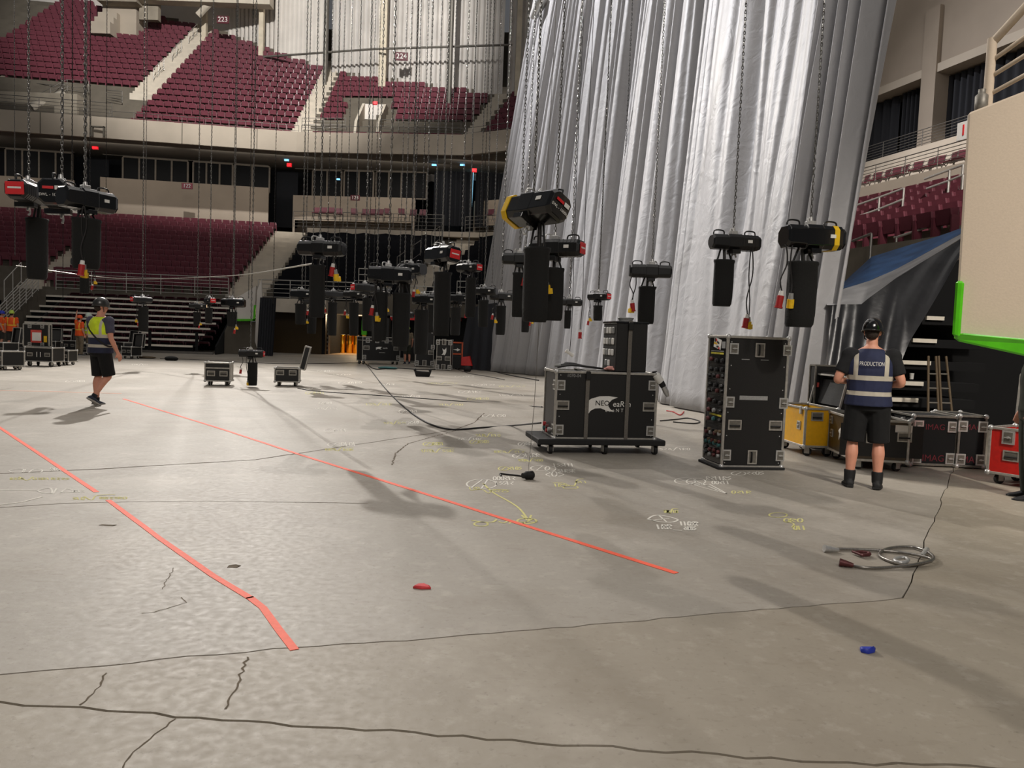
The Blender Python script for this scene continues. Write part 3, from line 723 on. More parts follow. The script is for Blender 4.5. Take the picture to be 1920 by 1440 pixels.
# ---- folding chairs on the balcony level
def chair_mb(h=.85):
    s = MB(); b = MB(); f = MB()
    s.box((0, 0, .46), (.44, .42, .06)); R = Matrix.Rotation(math.radians(-12), 3, 'X'); b.box((0, .22, .72), (.44, .05, .34), 0, R)
    for x in (-.23, .23):
        f.tube([(x, -.22, 0), (x, .10, .5), (x, .26, .9)], .016, 5); f.tube([(x, .26, 0), (x, -.16, .46)], .016, 5)
    return s.mesh('seat', 'seat_red', .015), b.mesh('backrest', 'seat_red', .015), f.mesh('frame', 'rail_dark')
CH3 = chair_mb()
def chair(p, rz, label, group, sc=1.0):
    o = thing('folding_chair', label, 'chair', p, rz, group); o.scale = (sc,)*3
    for n, m in zip(('seat', 'backrest', 'frame'), CH3): obj(n, m, o)
    return o
BC = 'padded chairs on the middle balcony'
for i, x in enumerate((592, 606, 620)): chair(ay(x, 412, 54.1), .0, 'maroon padded chair left of section sign 123, %s of three' % ORD[i], BC)
for i, x in enumerate((684, 698, 712)): chair(ay(x, 415, 53.9), .0, 'maroon padded chair right of section sign 123, %s of three' % ORD[i], BC)
for i, (x, w) in enumerate(((636, 'first'), (664, 'second'), (727, 'third'), (753, 'fourth'))): chair(ay(x, 414, 54.0), .3, 'single dark folding chair on the middle balcony, %s from the left' % w, BC)
for x in (774, 792): chair(ay(x, 416, 53.7), 0, 'maroon padded chair at the right end of the middle balcony, the '+('left' if x < 780 else 'right')+' one', BC)
for x in (918, 938): chair(ay(x, 416, 52.3), -.4, 'maroon padded chair on the balcony beside the big drape, the '+('left' if x < 925 else 'right')+' one', BC)
# ---- wall under the middle seats, tunnel
wt = off(-5.9)
def wpx(k, x): return along(wt, k, x, 1.2)
quadwall('wall_arena_floor', wpx(0, -60), wpx(0, 470), 0, 2.6, .3, 'void_black')
quadwall('wall_arena_floor', wpx(1, 480), wpx(1, 610), 0, 2.6, .3, 'brown_laminate'); quadwall('wall_arena_floor', wpx(1, 690), wpx(1, 782), 0, 2.6, .3, 'void_black'); quadwall('wall_arena_floor', wpx(2, 782), wpx(2, 1000), 0, 2.6, .3, 'void_black')
a = wpx(1, 610); b = wpx(1, 690)
mb = MB(); mb.b2((a.x-.2, a.y, 0), (a.x, a.y+14, 2.6)); mb.b2((b.x, a.y, 0), (b.x+.2, a.y+14, 2.6)); mb.b2((a.x-.2, a.y+14, 0), (b.x+.2, a.y+14.2, 2.6)); mb.b2((a.x-.2, a.y+.2, 2.5), (b.x+.2, a.y+14, 2.7)); st('wall_tunnel', mb, 'void_black')
mb = MB().b2((a.x, a.y, .002), (b.x, a.y+14, .006)); st('tunnel_lit_floor', mb, 'tunnel_lit_floor')  # same floor; the warm tunnel light is put into this paler colour
def plight(loc, e, r, col):
    l = bpy.data.lights.new('tunnel_lamp', 'POINT'); l.energy = e; l.shadow_soft_size = r; l.color = col; o = bpy.data.objects.new('tunnel_lamp', l); COL.objects.link(o); o.location = loc
plight(((a.x+b.x)/2, a.y+3, 2.3), 260, .25, (1, .72, .42))
for i, x in enumerate((628, 642, 656, 668)):
    p = az(x, 651.5, 0); p = Vector((p.x, a.y+4.2, 0)); p.x = ay(x, 640, a.y+4.2).x
    d = thing('drum', 'shiny golden drum in the tunnel mouth, %s from the left' % ('first', 'second', 'third', 'fourth')[i], 'drum', p, 0, 'golden drums in the tunnel')
    mb = MB().lathe([(.20, 0), (.21, .02), (.21, .55), (.22, .57), (.21, .59), (.21, 1.12), (.22, 1.14), (.20, 1.16)], 14); obj('body', mb.mesh('body', 'gold'), d)
    mb = MB().cyl((0, 0, 1.16), (0, 0, 1.185), .19, None, 14); obj('lid', mb.mesh('lid', 'aluminium'), d)
d = thing('drum', 'lone golden drum at the right side of the tunnel mouth', 'drum', (ay(678, 640, a.y+2).x, a.y+2, 0), 0, 'golden drums in the tunnel')
obj('body', MB().lathe([(.24, 0), (.25, .02), (.25, .45), (.26, .47), (.25, .49), (.25, .92), (.15, 1.02)], 14).mesh('body', 'gold'), d); obj('lid', MB().cyl((0, 0, 1.02), (0, 0, 1.1), .08, None, 10).mesh('lid', 'aluminium'), d)
mb = MB(); p = ay(613, 640, a.y+.6)
for i in range(9): mb.b2((p.x-.12, p.y-.2, .2+.24*i), (p.x+.12, p.y+.2, .3+.24*i))
mb.b2((p.x-.14, p.y-.22, 0), (p.x-.11, p.y+.22, 2.3)); mb.b2((p.x+.11, p.y-.22, 0), (p.x+.14, p.y+.22, 2.3)); single('rack_shelf', mb, 'rail_dark', 'narrow dark shelf rack standing at the left tunnel jamb', 'shelf')
# doorway frame with green lower end right of the tunnel
p0 = ay(684, 570, 42.5); mb = MB(); mb.b2((p0.x-.12, p0.y, 2.0), (p0.x+.12, p0.y+.2, p0.z+.1)); mb.b2((p0.x-.5, p0.y, p0.z), (p0.x+.12, p0.y+.2, p0.z+.16)); st('trim_4', mb, 'fascia_beige')
mb = MB().b2((p0.x-.14, p0.y-.03, 1.25), (p0.x+.14, p0.y+.22, 2.05)); st('trim_5', mb, 'green_pad')
mb = MB().b2((p0.x-.1, p0.y, 0), (p0.x+.1, p0.y+.2, 1.25)); st('trim_6', mb, 'yellow_paint')
for i, (x, y, w, h) in enumerate(((737, 588, .32, .75), (874, 590, .55, .75))):
    p = ay(x, y, 44.0-1.0*i); o = thing('banner', 'white and red sign board '+('left of' if i == 0 else 'right of')+' the far hoist cluster', 'sign', p, 0, 'white and red boards'); o.location = p
    obj('board', MB().box((0, 0, 0), (w, .05, h)).mesh('b', 'paper'), o); obj('red_band', MB().box((0, -.03, -h*.38), (w, .03, h*.25)).mesh('b', 'label_red'), o)
a_ = ay(764, 595, 41); b_ = ay(808, 596, 41); mb = MB().b2((a_.x, 41, a_.z-.14), (b_.x, 41.2, a_.z+.14)); st('trim_7', mb, 'label_red')
mb = MB().b2((a_.x-1.2, 41.1, a_.z+.14), (b_.x+1, 41.3, a_.z+1.2)); st('trim_8', mb, 'concrete_dark')
# wall end with green edge left of the tunnel, leaning panel, black drape
a1 = ay(429, 549, 39.8); b1 = ay(478, 549, 39.8); zb = ay(450, 600, 39.8).z
def plate(pix, Y, th, m, n='wall_left'):
    P = [ay(x, y, Y) for x, y in pix]; mb = MB(); k = len(P); mb.add(P+[p+Vector((0, th, 0)) for p in P], [tuple(range(k)), tuple(range(2*k-1, k-1, -1))]+[(i, (i+1) % k, k+(i+1) % k, k+i) for i in range(k)]); return st(n, mb, m)
plate([(432, 600), (477, 600), (480, 536), (466, 545), (440, 560), (432, 565)], 39.8, .3, 'wall_white', 'wall_vomitory')
plate([(430, 602), (478, 602), (478, 598), (430, 598)], 39.7, .35, 'green_pad', 'trim_9')
plate([(474.5, 602), (478, 602), (479.5, 572), (476, 572)], 39.7, .35, 'green_pad', 'trim_10')
plate([(400, 664), (492, 664), (490, 603), (430, 603)], 40.3, .3, 'concrete_dark', 'wall_vomitory')
plate([(478, 640), (484, 660), (491, 560), (490, 524), (482, 545)], 39.6, .12, 'wall_white', 'wall_vomitory')
mb = MB(); mb.open = True; a = ay(486, 660, 39); b = ay(519, 662, 39.2); zt = ay(500, 558, 39).z; n = 36
mb.grid([[(a.x+(b.x-a.x)*i/n+ (1-v)*-.12, 39+.07*math.sin(i*1.15), max(0.02, zt*v)) for i in range(n+1)] for v in (0, .5, 1)]); tag(obj('drape', mb.mesh('drape', 'pipe_drape')), 'black pleated drape hanging left of the tunnel', 'curtain')
# fascia strip over the tunnel mouth
a = ay(490, 560, 44.0); b = ay(610, 566, 43.4); mb = MB().b2((a.x, 43.6, 2.35), (b.x, 44.2, 3.12)); st('tunnel_lintel', mb, 'concrete_light')
# ================= THE BIG DRAPE ===============================================
_B = [az(877, 662, 0), az(920, 697, 0), az(1012, 706, 0), az(1100, 724, 0), az(1200, 747, 0), az(1310, 776, 0), az(1420, 800, 0), az(1536, 822, 0)]
_B[0] = Vector((-2.15, 36.5, 0)); 
_M = [ay(994, 0, 33), ay(1040, 0, 30.5), ay(1100, 0, 28), ay(1190, 0, 24.8), ay(1290, 0, 21.6), ay(1400, 0, 18.2), ay(1530, 0, 15.6), ay(1668, 0, 13.6)]
NS, NZ = 2000, 44
def pl(P, s):
    x = s*(len(P)-1); i = min(int(x), len(P)-2); return P[i].lerp(P[i+1], x-i)
rd = random.Random(5)
deep = [(.004, .006, .4), (.025, .004, .3), (.05, .005, .3), (.16, .005, .7), (.225, .005, .7), (.295, .0055, 1.0), (.338, .005, .9), (.428, .006, 1.1), (.50, .0055, .9), (.545, .004, .6), (.597, .0085, 1.5), (.74, .010, .35), (.893, .010, .8), (.915, .009, .6), (.937, .010, .8), (.962, .007, .5), (.984, .006, .5)]
x = .07
while x < .63: deep.append((x, rd.uniform(.0016, .0034), rd.uniform(.08, .26))); x += rd.uniform(.008, .026)
for x in (.655, .70, .775, .82, .86): deep.append((x, .004, .10))
waves = [(rd.uniform(60, 130), rd.uniform(0, 6.28), rd.uniform(.4, 1)) for _ in range(4)]+[(rd.uniform(200, 480), rd.uniform(0, 6.28), rd.uniform(.15, .4)) for _ in range(5)]
def fold(s, v):
    d = sum(a*math.sin(f*s+p+.3*v*math.sin(f*.07*s+p)) for f, p, a in waves)*.024
    d *= (.35+.3*v) if .64 < s < .88 else 1
    for c, w, a in deep:
        t = (s-c-(.006*(1-v)*math.sin(c*37)))
        if abs(t) > .05: continue
        ww = w*(1+.7*(1-v)); t /= ww
        d -= a*math.exp(-t*t)*(.3+.7*v)
    if s > .868: d = (d*.3+.34-.62*(1-abs(math.cos(math.pi*(s-.87)/.0265))**5)*(.45+.55*v))*min(1, (s-.868)/.012)*min(1, (1-s)/.006)
    if .66 < s < .90:
        u = s-.66; d += .10*math.sin(26*u+2.5*(1-v))*(1-.2*v)+.05*math.sin(60*(s+.13*v))*(1.1-v*.6)
    d += .005*math.sin(170*v+9*math.sin(26*s))*max(0, .75-v)*(1 if s > .3 else .5)
    return d
mb = MB(); mb.open = True; P = []
for j in range(NZ+1):
    r = []
    for i in range(NS+1):
        s = i/NS; b = pl(_B, s); m = pl(_M, s); zt = 17.5; k = zt/m.z; v = (j/NZ)**1.0
        q = b.lerp(m, v*k) if True else None
        e = .004; t = (pl(_B, min(1, s+e)).lerp(pl(_M, min(1, s+e)), v*k)-pl(_B, max(0, s-e)).lerp(pl(_M, max(0, s-e)), v*k)); n = Vector((t.y, -t.x, 0)).normalized()
        vv = min(1, v*k*.75)
        q = q-n*(fold(s, vv)*-1)*1.0
        q.z = max(q.z, .03); r.append(q)
    P.append(r)
mb.grid(P)
m = mat('drape_grey', (158, 157, 158), .5, scale=1.2, var=.1, spec=.4, sheen=.3, stretch=(1, 1, .12))
nt = m.node_tree; b_ = nt.nodes['Principled BSDF']; tc = [n for n in nt.nodes if n.type == 'TEX_COORD'][0]
n1 = nt.nodes.new('ShaderNodeTexNoise'); n1.inputs['Scale'].default_value = 2.6; n1.inputs['Detail'].default_value = 6; n1.inputs['Distortion'].default_value = 1.2
nt.links.new(tc.outputs['Object'], n1.inputs['Vector']); bp = nt.nodes.new('ShaderNodeBump'); bp.inputs['Strength'].default_value = .45; bp.inputs['Distance'].default_value = .05
nt.links.new(n1.outputs['Fac'], bp.inputs['Height']); nt.links.new(bp.outputs[0], b_.inputs['Normal'])
dr = obj('stage_drape', mb.mesh('stage_drape', 'drape_grey')); tag(dr, 'huge silver-grey drape hanging in folds across the arena', 'curtain')
sd = dr.modifiers.new('thickness', 'SOLIDIFY'); sd.thickness = .01
# its side return at the left: a darker low skirt
mb = MB(); mb.open = True; a = az(884, 686, 0); b = az(1012, 708, 0); P = []
for j in range(13):
    v = j/12; r = []
    for i in range(121):
        u = i/120; p = Vector((-2.0+u*2.9, 33.6-u*3.0, 0)); h = (2.6+.25*math.sin(u*3))
        p += Vector((-.35*(1-v)*(1-u), -.45*(1-v)**1.5, 0)); d = .09*math.sin(u*46+v*2)*(1-.4*v); r.append((p.x, p.y-d, .02+h*v))
    P.append(r)
mb.grid(P); tag(obj('drape_skirt', mb.mesh('drape_skirt', 'pipe_drape')), 'dark fabric skirt gathered along the floor at the left foot of the big drape', 'curtain')
# silver truss wrap at its upper left corner
mb = MB(); a = ay(998, 36, 31.5); b = ay(1018, -6, 31.2)
mb.tube([a, b], [.16, .3], 6); single('truss_wrap', mb, 'zinc', 'silver wrapped bundle at the upper left corner of the big drape', 'bundle')
# ================= RIGHT STAND ==================================================
RA = az(1610, 350, 8.0).to_2d(); RB = az(1810, 300, 8.0).to_2d(); rt = (RB-RA).normalized()
RREF = [RA-rt*9, RB+rt*10]; ryaw = math.atan2(rt.y, rt.x)
def roff(o): return off(o, RREF)
def rs(name, prof, m): return st(name, sweep(MB(), prof, RREF), m)
NRR = 8; RZ = 6.62; RRI = .335; RTR = .80
prof = [(-.75-NRR*RTR, 2.6)]
for i in range(NRR-1, -1, -1):
    z = RZ-RRI*i; o = -.75-RTR*i
    prof += [(o-.5, prof[-1][1] if len(prof) > 1 else 2.6), (o-.5, z)]
prof += [(-.1, RZ), (-.1, 2.6)]
rs('right_terrace', prof, 'concrete_mid')
rs('right_band', [(-.3, 6.4), (2.8, 6.4), (2.8, 7.85), (-.3, 7.85)], 'fascia_beige')
rs('wall_right', [(2.6, 7.9), (2.9, 7.9), (2.9, 9.8), (2.6, 9.8)], 'fascia_beige')
rs('right_concourse', [(2.9, 9.5), (9, 9.5), (9, 9.7), (2.9, 9.7)], 'concrete_dark')
rs('wall_right', [(8.0, 9), (8.3, 9), (8.3, 16), (8.0, 16)], 'void_black')
rs('right_soffit', [(3.6, 14.2), (9, 14.2), (9, 14.5), (3.6, 14.5)], 'concrete_mid')
rs('wall_right', [(3.3, 12.95), (4.2, 13.0), (4.2, 24), (3.3, 24)], 'suite_wall')
rs('ceiling_beam', [(3.18, 12.82), (4.2, 12.82), (4.2, 13.16), (3.18, 13.16)], 'fascia_beige')
L = roff(3.5); p = along(L, 0, 1752, 12); mb = MB(); mb.box((p.x, p.y, 11), (.75, .75, 9), 0, Matrix.Rotation(ryaw, 3, 'Z')); st('column_9', mb, 'suite_wall')
# drapes on pipe at the back of the concourse
Ld = roff(3.9)
for i, (x0, x1, m) in enumerate(((1600, 1686, 'pipe_drape'), (1686, 1732, 'pipe_drape'), (1732, 1772, 'tarp_black'), (1772, 1842, 'pipe_drape'), (1842, 1960, 'pipe_drape'))):
    a = along(Ld, 0, x0, 10.5); b = along(Ld, 0, x1, 10.5); n = 40; tt = (b-a).normalized(); nn = Vector((-tt.y, tt.x)); mb = MB(); mb.open = True
    mb.grid([[((a+(b-a)*j/n+nn*.10*math.sin(j*.9+i)).x, (a+(b-a)*j/n+nn*.10*math.sin(j*.9+i)).y, z) for j in range(n+1)] for z in (9.7, 11.2, 12.75)])
    tag(obj('pipe_drape', mb.mesh('pipe_drape', m)), 'dark drape on the upper right concourse, %s from the left' % ('first', 'second', 'third', 'fourth', 'fifth')[i], 'curtain', 'drapes along the upper right concourse')
railing('thin cable rail in front of the upper right drapes', [v3(along(roff(2.75), 0, 1590, 9.8), 9.8), v3(along(roff(2.75), 0, 1812, 9.8), 9.8)], .7, 6, 'rail_dark', 1.9, .018)
railing('rail in front of the folding chairs on the right deck', [v3(along(roff(-.25), 0, 1590, 7.85), 7.85), v3(along(roff(-.25), 0, 1825, 7.85), 7.85)], .75, 6, 'rail_dark', 1.6, .02)
p = along(roff(2.75), 0, 1800, 8.8); o = thing('section_sign', 'white sign with a maroon 1 at the edge of the near right wall', 'sign', v3(p, 9.6), ryaw, 'section number signs')
# sign of a wheelchair area partly hidden by the wall
p = ay(1808, 245, 25.9); o.location = p
obj('board', MB().box((0, 0, 0), (.55, .06, .6)).mesh('b', 'paper', .01), o); obj('number', text_mesh('1', .36, 'label_red', .01), o, (0, -.04, 0))
for i, x in enumerate((1618, 1640, 1657, 1676, 1690, 1716, 1738, 1757, 1782, 1801)):
    p = along(roff(.55), 0, x, 8.3); chair(v3(p, 7.85), ryaw+(.25 if i % 2 else -.15), 'maroon folding chair on the right deck, number %s from the drape' % ('one', 'two', 'three', 'four', 'five', 'six', 'seven', 'eight', 'nine', 'ten')[i], 'folding chairs on the right deck', .85)
BR = SEAT_BACK; PR = SEAT_PAN; nright = 0; nrow = {}
for i in range(NRR):
    z = RZ-RRI*i; o = -.75-RTR*i-.05; Lr = roff(o); s = 0; ln = (Lr[1]-Lr[0]).length
    while s < ln:
        p = Lr[0]+rt*s; px = pxof(p, z+.5); s += .6
        if not 1585 < px < 1822: continue
        d_ = Vector((p.x, p.y, z+.1))-CAM
        if 720-FPX*d_.dot(cU)/d_.dot(cF) > 548-(px-1575)*.50: continue
        nrow[i] = nrow.get(i, -1)+1; q = thing('arena_seat', 'maroon right-stand seat, %s row from the top, %s from the drape' % (ORD[i], ORD[nrow[i]]), 'seat', (p.x, p.y, z), ryaw, 'seats in the right stand')
        q.scale = (1.1, 1, .92); obj('backrest', BR, q); obj('seat_pan', PR, q); nright += 1
def seg_rail(pix, label, h=.0):
    o = thing('handrail', label, 'railing', ay(*pix[0]), 0, 'handrails in the right stand'); q0 = ay(*pix[0])
    for a, b in zip(pix[:-1], pix[1:]):
        mb = MB().tube([ay(*a)-q0, ay(*b)-q0], .035, 6); obj('rail', mb.mesh('rail', 'steel_rail'), o)
    for p in pix[1:]:
        t = ay(*p)-q0; obj('post', MB().cyl(t, t-Vector((0, 0, .72)), .035, None, 6).mesh('post', 'steel_rail'), o)
seg_rail([(1606, 385, 25), (1649, 370, 24.4), (1695, 353, 23.8)], 'upper left handrail among the right seats')
seg_rail([(1606, 407, 24.6), (1648, 392, 24.1), (1693, 374, 23.5)], 'lower bar of the upper left handrail among the right seats')
seg_rail([(1733, 336, 23.4), (1781, 318, 22.8), (1806, 309, 22.4)], 'upper right handrail among the right seats')
seg_rail([(1737, 354, 23.2), (1779, 339, 22.6), (1806, 328, 22.2)], 'lower bar of the upper right handrail among the right seats')
seg_rail([(1677, 445, 20.5), (1681, 445, 20.4), (1766, 417, 19.6)], 'front handrail above the blue tarp')
seg_rail([(1598, 452, 21), (1634, 438, 20.4)], 'left front handrail beside the big drape')
# bleacher tarps (blue top, pale highlight strip, black hanging front)
def sheet(name, top, bot, m, label, amp=.05, fr=9, n=48, k=16, ph=0, cat='tarp'):
    """cloth between two polylines of (px,py,Y)"""
    T = [ay(*q) for q in top]; Bq = [ay(*q) for q in bot]; mb = MB(); mb.open = True; P = []
    for j in range(k+1):
        v = j/k; r = []
        for i in range(n+1):
            u = i/n; a = pl(T, u); b = pl(Bq, u); q = a.lerp(b, v); w = amp*math.sin(fr*u*6.28+ph+3*v)*(.3+.7*v)+amp*.5*math.sin(fr*2.3*u*6.28+1.7*v*5); q += Vector((w*.25, w, w*.15)); r.append(q)
        P.append(r)
    mb.grid(P); o = tag(obj(name, mb.mesh(name, m)), label, cat, 'tarps over the front right bleacher'); return o
sheet('blue_tarp', [(1556, 540, 17.5), (1585, 526, 17.5), (1635, 481, 17.0), (1765, 441, 16.2), (1812, 424, 15.8)], [(1550, 550, 14.6), (1577, 543, 14.6), (1629, 527, 14.6), (1682, 504, 14.8), (1812, 433, 15.2)], 'tarp_blue', 'blue tarp stretched over the front rows of the right stand', .03, 3)
sheet('tarp_highlight', [(1550, 550, 14.58), (1577, 543, 14.58), (1629, 527, 14.58), (1682, 504, 14.78), (1812, 433, 15.18)], [(1550, 572, 13.0), (1577, 571, 13.0), (1615, 570, 13.0), (1679, 522, 13.2), (1812, 441, 13.6)], 'tarp_sheen', 'pale highlight strip along the tarp fold over the right bleacher front', .02, 3)  # highlight along the fold, put into a pale strip of cloth
sheet('black_tarp', [(1556, 572, 12.98), (1577, 571, 12.98), (1615, 570, 12.98), (1679, 522, 13.18), (1812, 441, 13.58)], [(1550, 815, 12.3), (1590, 812, 12.3), (1650, 770, 12.3), (1705, 640, 12.6), (1812, 462, 13.4)], 'tarp_gloss', 'black plastic tarp hanging over the front of the right bleacher', .04, 1.7, 90, 24)
# dark retracted bleacher under it with white-edged steps
root = thing('folded_bleacher', 'dark folded bleacher with white-edged steps behind the standing man', 'bleacher', (*ay(1720, 780, 13.2).to_2d(), 0))
r0 = root.location.copy()
STEP = [(1738, 1771, 596, 14.2), (1712, 1757, 638, 13.9), (1687, 1746, 679, 13.6), (1681, 1732, 718, 13.3), (1671, 1722, 749, 13.0), (1664, 1682, 779, 12.8)]
for x0, x1, y, Y in STEP:
    a = ay(x0, y, Y)-r0; b = ay(x1, y, Y)-r0; mb = MB().b2((a.x, a.y, a.z-.035), (b.x, a.y+.06, a.z+.035)); obj('nose_strip', mb.mesh('nose_strip', 'nose_white'), root)
    mb = MB().b2((a.x-.05, a.y+.06, a.z-.12), (b.x+1.0, a.y+1.4, a.z+.03)); obj('step', mb.mesh('step', 'void_black'), root)
rs_ = ay(1690, 680, 14.5)
plate([(1560, 800), (1560, 640), (1700, 560), (1830, 470), (2100, 480), (2100, 820)], 15.2, .2, 'void_black', 'wall_right')  # flat black sheet put in for the shade under the bleacher
p = ay(1709, 711, 13.28); p.z += .0; single('paper_cup', MB().lathe([(.028, 0), (.030, .004), (.038, .10), (.040, .102), (.036, .104)], 12), 'paper', 'white paper cup on a step of the dark folded bleacher', 'cup', None, 0, p)
# stepladders
for i, (xa, xb, xc, xd) in enumerate(((1746, 1756, 1758, 1770), (1762, 1774, 1780, 1788))):
    a = ay(xa if i == 0 else 1765, 668, 12.4); o = thing('stepladder', ('left' if i == 0 else 'right')+' of two dim folded ladders leaning under the right bleacher', 'ladder', (a.x, a.y, 0), 0, 'ladders under the right bleacher')
    pa = ay(1748 if i == 0 else 1767, 668, 12.4)-o.location; pb = ay(1756 if i == 0 else 1785, 776, 11.9)-o.location; pb.z = .02
    for d in (-.06, .06):
        obj('rail', MB().tube([pa+Vector((d, 0, 0)), pb+Vector((d*1.6, 0, 0))], .022, 4).mesh('rail', 'wood'), o)
    for t in (.2, .36, .52, .68, .84):
        c = pa.lerp(pb, t); obj('rung', MB().tube([c-Vector((.07, 0, 0)), c+Vector((.07, 0, 0))], .014, 4).mesh('rung', 'aluminium_dull'), o)
# ================= NEAR RIGHT WALL WITH GREEN PAD ================================
def nwall(pix, dy, m, name, bev=.0, dep=.25):
    P = [ay(x, y, Y+dy) for x, y, Y in pix]; k = len(P); mb = MB(); sv = Vector((.62, 1, 0)).normalized()*dep
    mb.add(P+[p+sv for p in P], [tuple(range(k)), tuple(range(2*k-1, k-1, -1))]+[(i, (i+1) % k, k+(i+1) % k, k+i) for i in range(k)]); return st(name, mb, m, bev)
nwall([(1790, 627, 7.6), (1815, 211, 7.6), (2080, 108, 7.1), (2080, 690, 7.1)], 0, 'beige_panel', 'wall_right', .02, .3)
nwall([(1785, 632, 7.6), (1797, 640, 7.56), (2080, 703, 7.0), (2080, 650, 7.0), (1803, 624, 7.52)], -.03, 'green_pad', 'trim_11', .02, .36)
nwall([(1785, 630, 7.58), (1800, 634, 7.54), (1808, 527, 7.54), (1792, 526, 7.58)], -.035, 'green_pad', 'trim_12', .02, .36)
a = ay(1790, 640, 7.6)
g = thing('guard_rail', 'heavy painted pipe rail on top of the near right wall', 'railing', ay(1853, 195, 7.6)); q0 = g.location.copy()
def T_(x, y, Y): return ay(x, y, Y)-q0
obj('post', MB().tube([T_(1851, 200, 7.68), T_(1861, 72, 7.68)], .045, 8).mesh('post', 'beige_panel'), g)
for i, (y0, y1) in enumerate(((78, -10), (113, 60), (143, 98), (176, 138))):
    obj('rail', MB().tube([T_(1863-2*i, y0, 7.68), T_(1960, y1-18, 7.2), T_(2060, y1-60, 6.9)], .04 if i == 0 else .022, 8).mesh('rail', 'beige_panel'), g)
obj('post', MB().tube([T_(2050, 150, 6.95), T_(2062, -50, 6.95)], .045, 8).mesh('post', 'beige_panel'), g)
single('pipe_clamp', MB().lathe([(.05, 0), (.06, .02), (.06, .14), (.035, .16), (.035, .2)], 10), 'aluminium_dull', 'grey clamp fitted at the foot of the near wall pipe rail', 'clamp', None, 0, ay(1839, 207, 7.68))
# ================= FLIGHT CASES ==================================================
def _latch():
    b = MB(); b.b2((-.055, -.012, -.065), (.055, .002, .065), 0); b.b2((-.038, -.015, -.048), (.038, -.011, .048), 1)
    b.lathe([(.022, 0), (.022, .008), (.012, .012)], 10, 0); k = len(b.v)-30
    for i in range(k, len(b.v)): x, y, z = b.v[i]; b.v[i] = (x, -.014-z, y)
    b.b2((-.03, -.03, -.006), (.03, -.024, .006), 0); return b.mesh('latch', ['zinc', 'aluminium_dull'])
def _handle():
    b = MB(); b.b2((-.085, -.010, -.06), (.085, .002, -.045), 0); b.b2((-.085, -.010, .045), (.085, .002, .06), 0); b.b2((-.085, -.010, -.045), (-.07, .002, .045), 0); b.b2((.07, -.010, -.045), (.085, .002, .045), 0)
    b.b2((-.07, -.003, -.045), (.07, .002, .045), 1); b.tube([(-.062, -.006, -.012), (-.05, -.02, -.012), (.05, -.02, -.012), (.062, -.006, -.012)], .010, 6, 2); return b.mesh('handle', ['aluminium', 'aluminium_dull', 'rubber'])
LATCH = _latch(); HANDLE = _handle()
_c = MB(); _c.b2((-.045, -.04, .105), (.045, .04, .115)); _c.b2((-.03, -.028, .03), (-.024, .028, .105)); _c.b2((.024, -.028, .03), (.03, .028, .105)); CASTER = _c.mesh('bracket', 'aluminium')
_c = MB().cyl((-.018, 0, .05), (.018, 0, .05), .05, None, 14); _c.cyl((-.026, 0, .05), (.026, 0, .05), .012, None, 8); WHEEL = _c.mesh('wheel', 'rubber')
CORNER = MB().ell((0, 0, 0), (.034, .034, .034), 0, 8, 6).mesh('corner', 'zinc')
def edging(mb, x0, x1, y0, y1, z0, z1, t=.03):
    for y in (y0, y1):
        for z in (z0, z1): mb.box(((x0+x1)/2, y, z), (x1-x0, t, t))
    for x in (x0, x1):
        for z in (z0, z1): mb.box((x, (y0+y1)/2, z), (t, y1-y0, t))
        for y in (y0, y1): mb.box((x, y, (z0+z1)/2), (t, t, z1-z0))
def caster(o, x, y, s=1.0, rz=.4):
    c = obj('caster', CASTER, o, (x, y, 0), (0, 0, rz), s); obj('wheel', WHEEL, c)
